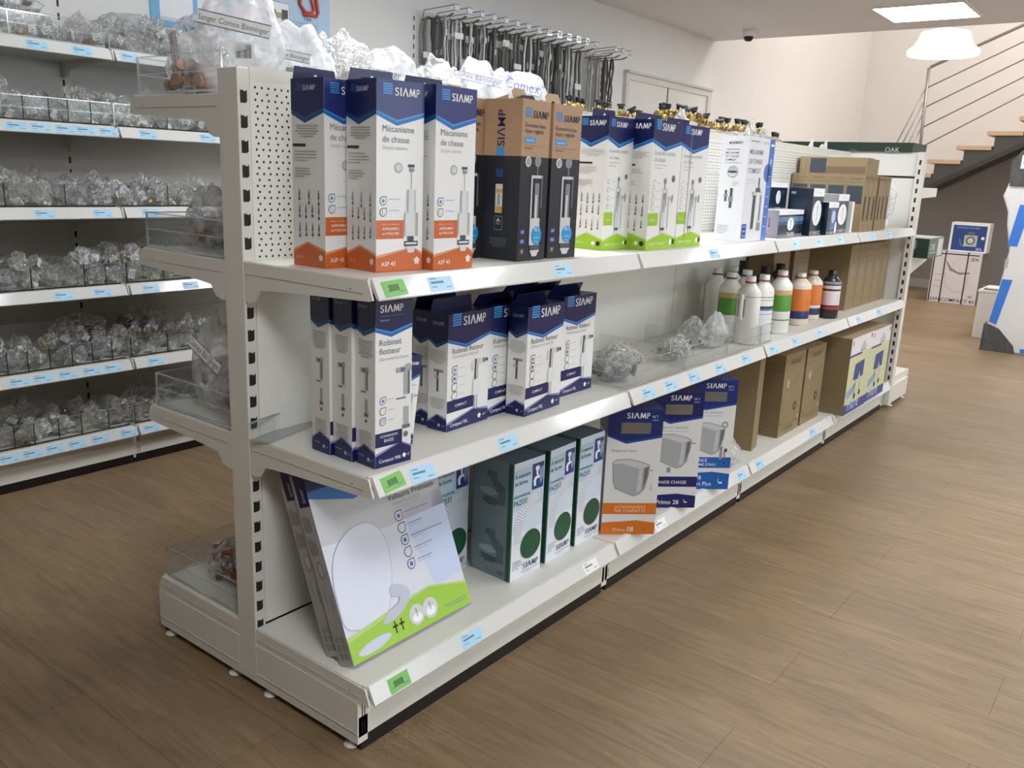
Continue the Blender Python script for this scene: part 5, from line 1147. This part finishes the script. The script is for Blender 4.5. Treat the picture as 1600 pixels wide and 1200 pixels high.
printed_bag(-.155, .975, 1.384, .20, .11, .178, .75, BAGW, 'white bag with blue lettering above the kraft cartons, left one', 78, 'Comex B\u00e4nninger', .70, top=.85, tw=.75, ink=mat('3f4f9c', .5), code=False)
printed_bag(-.155, 1.195, 1.384, .19, .11, .172, .75, BAGW, 'white bag with blue lines above the kraft cartons, right one', 79, 'Comex', .66, top=.85, tw=.6, ink=mat('5566b0', .5), code=False)
printed_bag(-.19, .075, 1.036, .16, .09, .150, .1, BAGM, 'grey printed bag of copper elbows on the second left shelf', 81, 'Comex', .55, False, mat('8a5238', .4, .6), n=10, R=.05, r=.010, tw=.35, code=False)
printed_bag(-.225, .075, .642, .155, .07, .24, -.05, BAGW, 'white printed bag leaning on the third left shelf', 82, 'Comex B\u00e4nninger', .62, top=.95, tw=.9, ry=.22)
bigbag(-.115, .10, .642, .14, .12, .15, .3, BAGM, 'bag of dark copper elbows against the post on the third left shelf', 83, inside=mat('7a4832', .45, .5), n=12, R=.05, r=.011, top=.7)
bigbag(-.20, .13, .172, .22, .14, .10, .2, BAG, 'clear bag of copper elbows on the base shelf at left', 84, inside=mat('8a5238', .45, .6), n=14, R=.07, r=.010, top=.8)
bigbag(-.12, .13, .172, .13, .12, .22, .4, BAG, 'tall clear bag beside the post on the left base shelf', 85, inside=mat('7a4832', .45, .5), n=6, R=.05, r=.012, top=.6)

# brass stop valves with black caps piled on the top left shelf
vp = None
def valve():
    mb = MB(); mb.tube([(-.030, 0, .012), (-.024, 0, .012), (-.0239, 0, .012), (.024, 0, .012), (.0241, 0, .012), (.030, 0, .012)], [.012, .012, .009, .009, .0125, .0125], BRASS, 12)
    mb.tube([(0, 0, .012), (0, 0, .034)], [.010, .008], BRASS, 10); mb.tube([(.03, 0, .012), (.034, 0, .012)], [.0095, .0095], DARK, 12)
    o = mb.build('stop_valve', None)
    mb = MB(); mb.box(-.016, .016, -.006, .006, .044, .052, BLACK); mb.lathe([(.010, .034), (.012, .038), (.011, .046)], (0, 0, 0), BLACK, 12); mb.build('black_handle', o, bevel=.0015)
    return o
VZ = 1.384
rv = random.Random(11); placed = []
rows = [(y, 0) for y in [1.50 + .055 * k for k in range(7)]] + [(2.02 + .05 * k, 1) for k in range(14)] + [(2.76 + .062 * k, 2) for k in range(8)] + [(3.42, 3), (3.50, 3)]
for i, (y, kind) in enumerate(rows):
    vp_ = valve() if vp is None else dup(vp); vp = vp or vp_
    lift = {0: .078, 1: .070 + .045 * math.sin((y - 2.0) * 4.2), 2: .088, 3: .060}[kind]
    x = -.17 + rv.uniform(-.03, .03)
    vp_.location = (x, y, VZ + lift); s = 1.15 if kind else .95; vp_.scale = (s, s, s)
    vp_.rotation_euler = (rv.uniform(-.9, .9) if kind == 1 else rv.uniform(-.15, .15), rv.uniform(-.5, .5) if kind == 1 else 0, rv.uniform(0, 3.1) if kind < 2 else 1.4)
    lab, gp = {0: ('black-capped brass stop valve in the low row behind the blue and lime cartons', 'valves behind the lime cartons'), 1: ('brass stop valve in the jumbled heap on top of the gondola', 'valves in the jumbled heap'), 2: ('upright brass stop valve with black handle in the neat row', 'valves in the neat row'), 3: ('brass stop valve with black handle, one of the separate pair', 'pair of valves')}[kind]
    tag(vp_, lab, 'valve', gp)
# open cardboard trays that carry the valves
for k, (y0, y1, h) in enumerate(((1.46, 1.90, .078), (1.98, 2.70, .07), (2.72, 3.27, .088), (3.36, 3.58, .06))):
    mb = MB(); t = .003
    mb.box(-.26, -.08, y0, y1, 0, t, KRAFTL)
    for a in ((-.26, -.26 + t, y0, y1), (-.08 - t, -.08, y0, y1), (-.26, -.08, y0, y0 + t), (-.26, -.08, y1 - t, y1)): mb.box(*a, 0, h * .6, CARDW)
    mb.box(-.25, -.09, y0 + .01, y1 - .01, t, h - .002, BAGM)
    mb.build('valve_tray', None, (0, 0, VZ - .003), 0, 'shallow tray holding valves on the top left shelf, ' + ('nearest', 'second', 'third', 'farthest')[k] + ' one', 'tray')
for k, (y, s, x) in enumerate(((2.20, .14, -.10), (2.95, .15, -.11), (3.12, .12, -.12))):
    bigbag(x, y, VZ + .002, .10, .05, s, 1.4, BAGM, 'small frosted bag with paper tag among the valves, ' + ('left', 'middle', 'right')[k] + ' one', 90 + k, top=.5)
for k, (y, h) in enumerate(((3.70, .10), (3.86, .085), (3.93, .11))):
    mb = MB(); mb.prism([(0, 0), (.10, 0), (.085, h), (.07, h * .92)], 0, .002, 'x', mat('f0efec', .5)); o = mb.build('paper_tag', None, (-.12, y - .02, VZ + .002), -.3, 'white paper tag sticking up at the far end of the gondola top, ' + ('left', 'middle', 'right')[k] + ' one', 'tag')

# ================================================================== end unit at the far end
EY = 4.062
eu = empty('end_unit', (-.085, EY, 0), 0, 'white end shelving unit closing the far end of the gondola, back turned', 'shelving')
for X, s in ((.40, 1), (-.57, -1)):
    mb = MB(); mb.box(X + .085 - .018, X + .085 + .018, 0, .062, .02, 1.44, RACK); z = 1.385
    while z > .15:
        mb.box(X + .085 - .006, X + .085 + .005, -.0004, .0004, z - .013, z + .013, DARK); z -= .05
    mb.build('upright', eu, (0, 0, 0), bevel=.0015)
    mb = MB(); mb.box(X + .085 - .016, X + .085 + .016, .062, .40, .025, .125, RACK); mb.prism([(.062, .125), (.40, .125), (.40, .13), (.062, .13)], X + .085 - .018, X + .085 + .018, 'x', RACK)
    f = mb.build('base_foot', eu)
    for q in (.10, .37):
        mb = MB(); mb.lathe([(.019, 0), (.019, .004), (.007, .006), (.007, .026)], (X + .085, q, 0), mat('dcdad4', .3), 14); mb.build('levelling_foot', f)
mb = MB()
for z0, z1 in ((.15, .575), (.58, 1.005), (1.01, 1.30), (1.312, 1.438)): mb.box(-.467, .467, .018, .03, z0, z1, RACKP)
mb.box(-.467, .467, .019, .029, .15, 1.438, DARK); mb.build('back_panel', eu)
for z, dep, nm in ((1.25, .40, 'upper'), (.868, .40, 'middle'), (.170, .38, 'base')):
    t = empty('end_shelf', (-.085, EY + .064, z), 0, f'white shelf on the far side of the end unit, {nm} one', 'shelf')
    mb = MB(); mb.box(-.48, .48, 0, dep, -.03, 0, RACK); mb.build('shelf_board', t)
    for s in (-1, 1):
        mb = MB(); mb.prism([(0, .002), (dep, .002), (dep + .01, -.036), (.03, -.10 if nm != 'upper' else -.07), (0, -.11)] if nm != 'upper' else [(0, .004), (dep + .01, .004), (dep + .006, -.045), (.05, -.055), (0, -.06)], s * .485 - .003, s * .485 + .003, 'x', RACK); mb.build('bracket', t)
DG = mat('23392e', .35)
mb = MB(); mb.box(-.34, .13, 0, .36, 0, .108, DG); F = PF(mb, (.13, 0, 0), (0, 1, 0), (0, 0, 1), (1, 0, 0), .36, .108)
F.rect(0, 0, 1, 1, mat('3d5449', .35), 1); F.text('OAK', .10, .62, .34, mat('d6dcd8', .4), bold=True); F.rect(.60, .05, .94, .95, mat('c9cfcb', .4), 2); F.rect(.1, .7, .5, .76, mat('b8c4bd', .4), 2)
F = PF(mb, (-.34, 0, 0), (1, 0, 0), (0, 0, 1), (0, -1, 0), .47, .108); F.rect(.72, .12, .86, .55, mat('8fa397', .4), 2); F.rect(.74, .2, .84, .5, DG, 3); F.text('OAK', .7, .9, .12, LGREY)
mb.box(-.335, .125, .005, .355, .108, .111, mat('aab3ae', .4)); mb.build('green_carton', None, (.36, EY + .075, .8695), 0, 'dark green carton with white lettering on the end unit shelf, beyond the post', 'box')
mb = MB(); mb.box(-.42, .42, 0, .30, 0, .048, DG); F = PF(mb, (-.42, 0, 0), (1, 0, 0), (0, 0, 1), (0, -1, 0), .84, .048); F.text('Oak', .60, 1.1, .05, mat('7f9488', .4)); F.text('OAK', .83, 1.05, .09, mat('c3cdc7', .4), bold=True)
mb.build('green_carton', None, (-.07, EY + .002, 1.4405), 0, 'long flat dark green carton lying across the top of the end unit', 'box')

# ================================================================== things on the floor beyond
WB = mat('ddd5d6', .4)
mb = MB(); W_, H_, D_ = .50, .575, .36; mb.box(0, W_, 0, D_, 0, H_, WB)
for f in mb.bm.faces:
    f.normal_update()
    if f.normal.x > .5: f.material_index = mb.mi(mat('84807c', .5))
F = PF(mb, (0, 0, 0), (1, 0, 0), (0, 0, 1), (0, -1, 0), W_, H_)
F.text('SANICOMPACT 43', .05, .975, .92, mat('2f2d33', .5), bold=True); F.text('SFA', .78, .15, .16, BLACK, bold=True)
F.rect(0, .03, .94, .05, BLACK, 2)
lg = mat('b5acae', .5)
F.poly([(.28, .18), (.32, .20), (.42, .32), (.60, .39), (.80, .37), (.80, .40), (.60, .43), (.38, .36)], mat('8f878c', .5), 2); F.ring(.60, .24, .17, lg, WB, 2, .97); F.poly([(.28, .40), (.29, .40), (.34, .68), (.33, .68)], lg, 2); F.poly([(.78, .45), (.79, .45), (.74, .76), (.73, .76)], lg, 2); F.poly([(.33, .66), (.50, .76), (.74, .76), (.74, .77), (.5, .77), (.33, .67)], lg, 2)
for k in range(3): F.rect(.1, .45 + .12 * k, .24, .46 + .12 * k, mat('a39b9e', .5), 2)
F.rect(.83, .82, .92, .87, lg, 2)
o = mb.build('toilet_carton', None, (-.645, 9.72, 0), .03, 'large strapped pale carton on the floor under the stairs', 'box')
for xx in (.03, .26, .72):
    B = MB(); B.box(xx * W_ - .006, xx * W_ + .006, -.003, D_ + .003, -.0, .0025, BLACK); B.box(xx * W_ - .006, xx * W_ + .006, -.003, -.001, 0, H_ + .003, BLACK); B.box(xx * W_ - .006, xx * W_ + .006, -.003, D_ + .003, H_ + .001, H_ + .003, BLACK); B.build('strap', o)
mb = MB(); W_, H_, D_ = .39, .325, .25; mb.box(0, W_, 0, D_, 0, H_, mat('e9e8e6', .4)); F = PF(mb, (0, 0, 0), (1, 0, 0), (0, 0, 1), (0, -1, 0), W_, H_)
F.rect(.06, .09, .94, .95, mat('2c4a86', .35), 1); F.text('SANIDOUCHE PRO', .15, .20, .60, mat('aebfe0', .4)); F.rect(.38, .42, .72, .80, mat('b5bcae', .4), 3); F.oval(.55, .60, .12, mat('5b6468', .4), 4); F.oval(.55, .60, .08, mat('c7ccc4', .4), 5); F.rect(.44, .34, .64, .42, mat('59605c', .4), 3); F.oval(.55, .34, .10, mat('6e766f', .4), 4, .03); F.oval(.86, .5, .045, WHITE, 3); F.text('SFA', .72, .92, .16, mat('dfe6f2', .4), bold=True)
F.poly([(.25, .55), (.27, .55), (.32, .74), (.42, .82), (.42, .84), (.30, .77)], mat('6c86ba', .4), 3)
mb.build('pump_carton', None, (-.52, 9.80, .580), .03, 'blue-fronted white carton standing on the strapped carton', 'box')
mb = MB(); mb.box(0, .46, 0, .50, 0, .40, mat('e6e2dc', .4)); mb.box(-.006, .466, -.006, .506, .40, .42, mat('ece9e4', .35)); mb.box(.015, .445, -.001, 0, .03, .385, mat('e0dcd6', .4))
mb.build('white_cabinet', None, (.262, 7.335, 0), 0, 'low white cabinet half hidden behind the wrapped pack', 'cabinet', bevel=.002)
mb = MB(); mb.box(0, .20, 0, .16, 0, .006, mat('3d3c3b', .5)); mb.box(.02, .17, .02, .14, .006, .014, mat('e4dfd4', .5)); mb.build('papers', None, (.29, 7.36, .421), 0, 'dark folder with white papers lying on the low white cabinet', 'papers')
# wrapped panel pack leaning upright
WR = bpy.data.materials.new('x'); bpy.data.materials.remove(WR)
WRAP = noisy('white_stretch_wrap', 'eceae8', 'dddbd9', .28, 5, (1, 1, .5), bump=.3)
mb = MB(); k = mb.mi(WRAP)
out = [(.44, .0), (.46, .30), (.475, .36), (.50, .62), (.515, .80), (.47, 1.0), (.46, 1.10), (.41, 1.22), (.44, 1.34), (.43, 1.46), (.50, 1.54), (1.55, 1.56), (1.55, 0)]
out = [(a - .44, b_) for a, b_ in out]
mb.prism(out, 0, .13, 'y', WRAP)
wp = mb.build('wrapped_pack', None, (.452, 6.69, 0.001), .06, 'tall white-wrapped panel pack with blue tape and dark foam corners', 'wrapped pack', bevel=.012)
FOAM = noisy('dark_foam', '373836', '666763', .8, 45, (1, 1, .4)); BT_ = mat('3f7fd6', .4)
mb = MB(); mb.prism([(-.012, .0), (.235, .0), (.22, .06), (.10, .185), (.03, .215), (-.006, .215)], -.012, .0, 'y', FOAM); mb.prism([(-.014, 0), (.0, 0), (.0, .215), (-.012, .215)], -.012, .142, 'y', FOAM); mb.box(-.013, .235, -.012, .142, 0, .004, FOAM); mb.build('foam_corner', wp, bevel=.004)
mb = MB(); mb.prism([(.0, 1.30), (.35, 1.30), (.35, 1.565), (.05, 1.565), (-.012, 1.48)], -.014, .0, 'y', FOAM); mb.build('foam_corner', wp, bevel=.006)
mb = MB(); mb.box(.055, .32, -.0165, -.0142, 1.43, 1.53, mat('ecebea', .4)); mb.box(.07, .2, -.018, -.0167, 1.47, 1.478, DGREY); mb.box(.16, .26, -.018, -.0167, 1.44, 1.455, DGREY); mb.build('label', wp)
for pts in ([(.055, .84), (.125, .84), (.175, 1.16), (.095, 1.16)], [(.02, .235), (.075, .215), (.135, .58), (.062, .58)]):
    mb = MB(); mb.prism(pts, -.0016, -.0002, 'y', BT_); mb.build('blue_tape', wp)
mb = MB(); mb.box(.27, .62, -.0016, -.0002, .012, .045, BT_); mb.build('blue_tape', wp)
mb = MB(); F = PF(mb, (.05, -.0006, .66), (1, 0, 0), (0, 0, 1), (0, -1, 0), .05, .08); F.rect(.2, 0, .7, .9, mat('b9b5b2', .5), 1); mb.build('faint_print', wp)
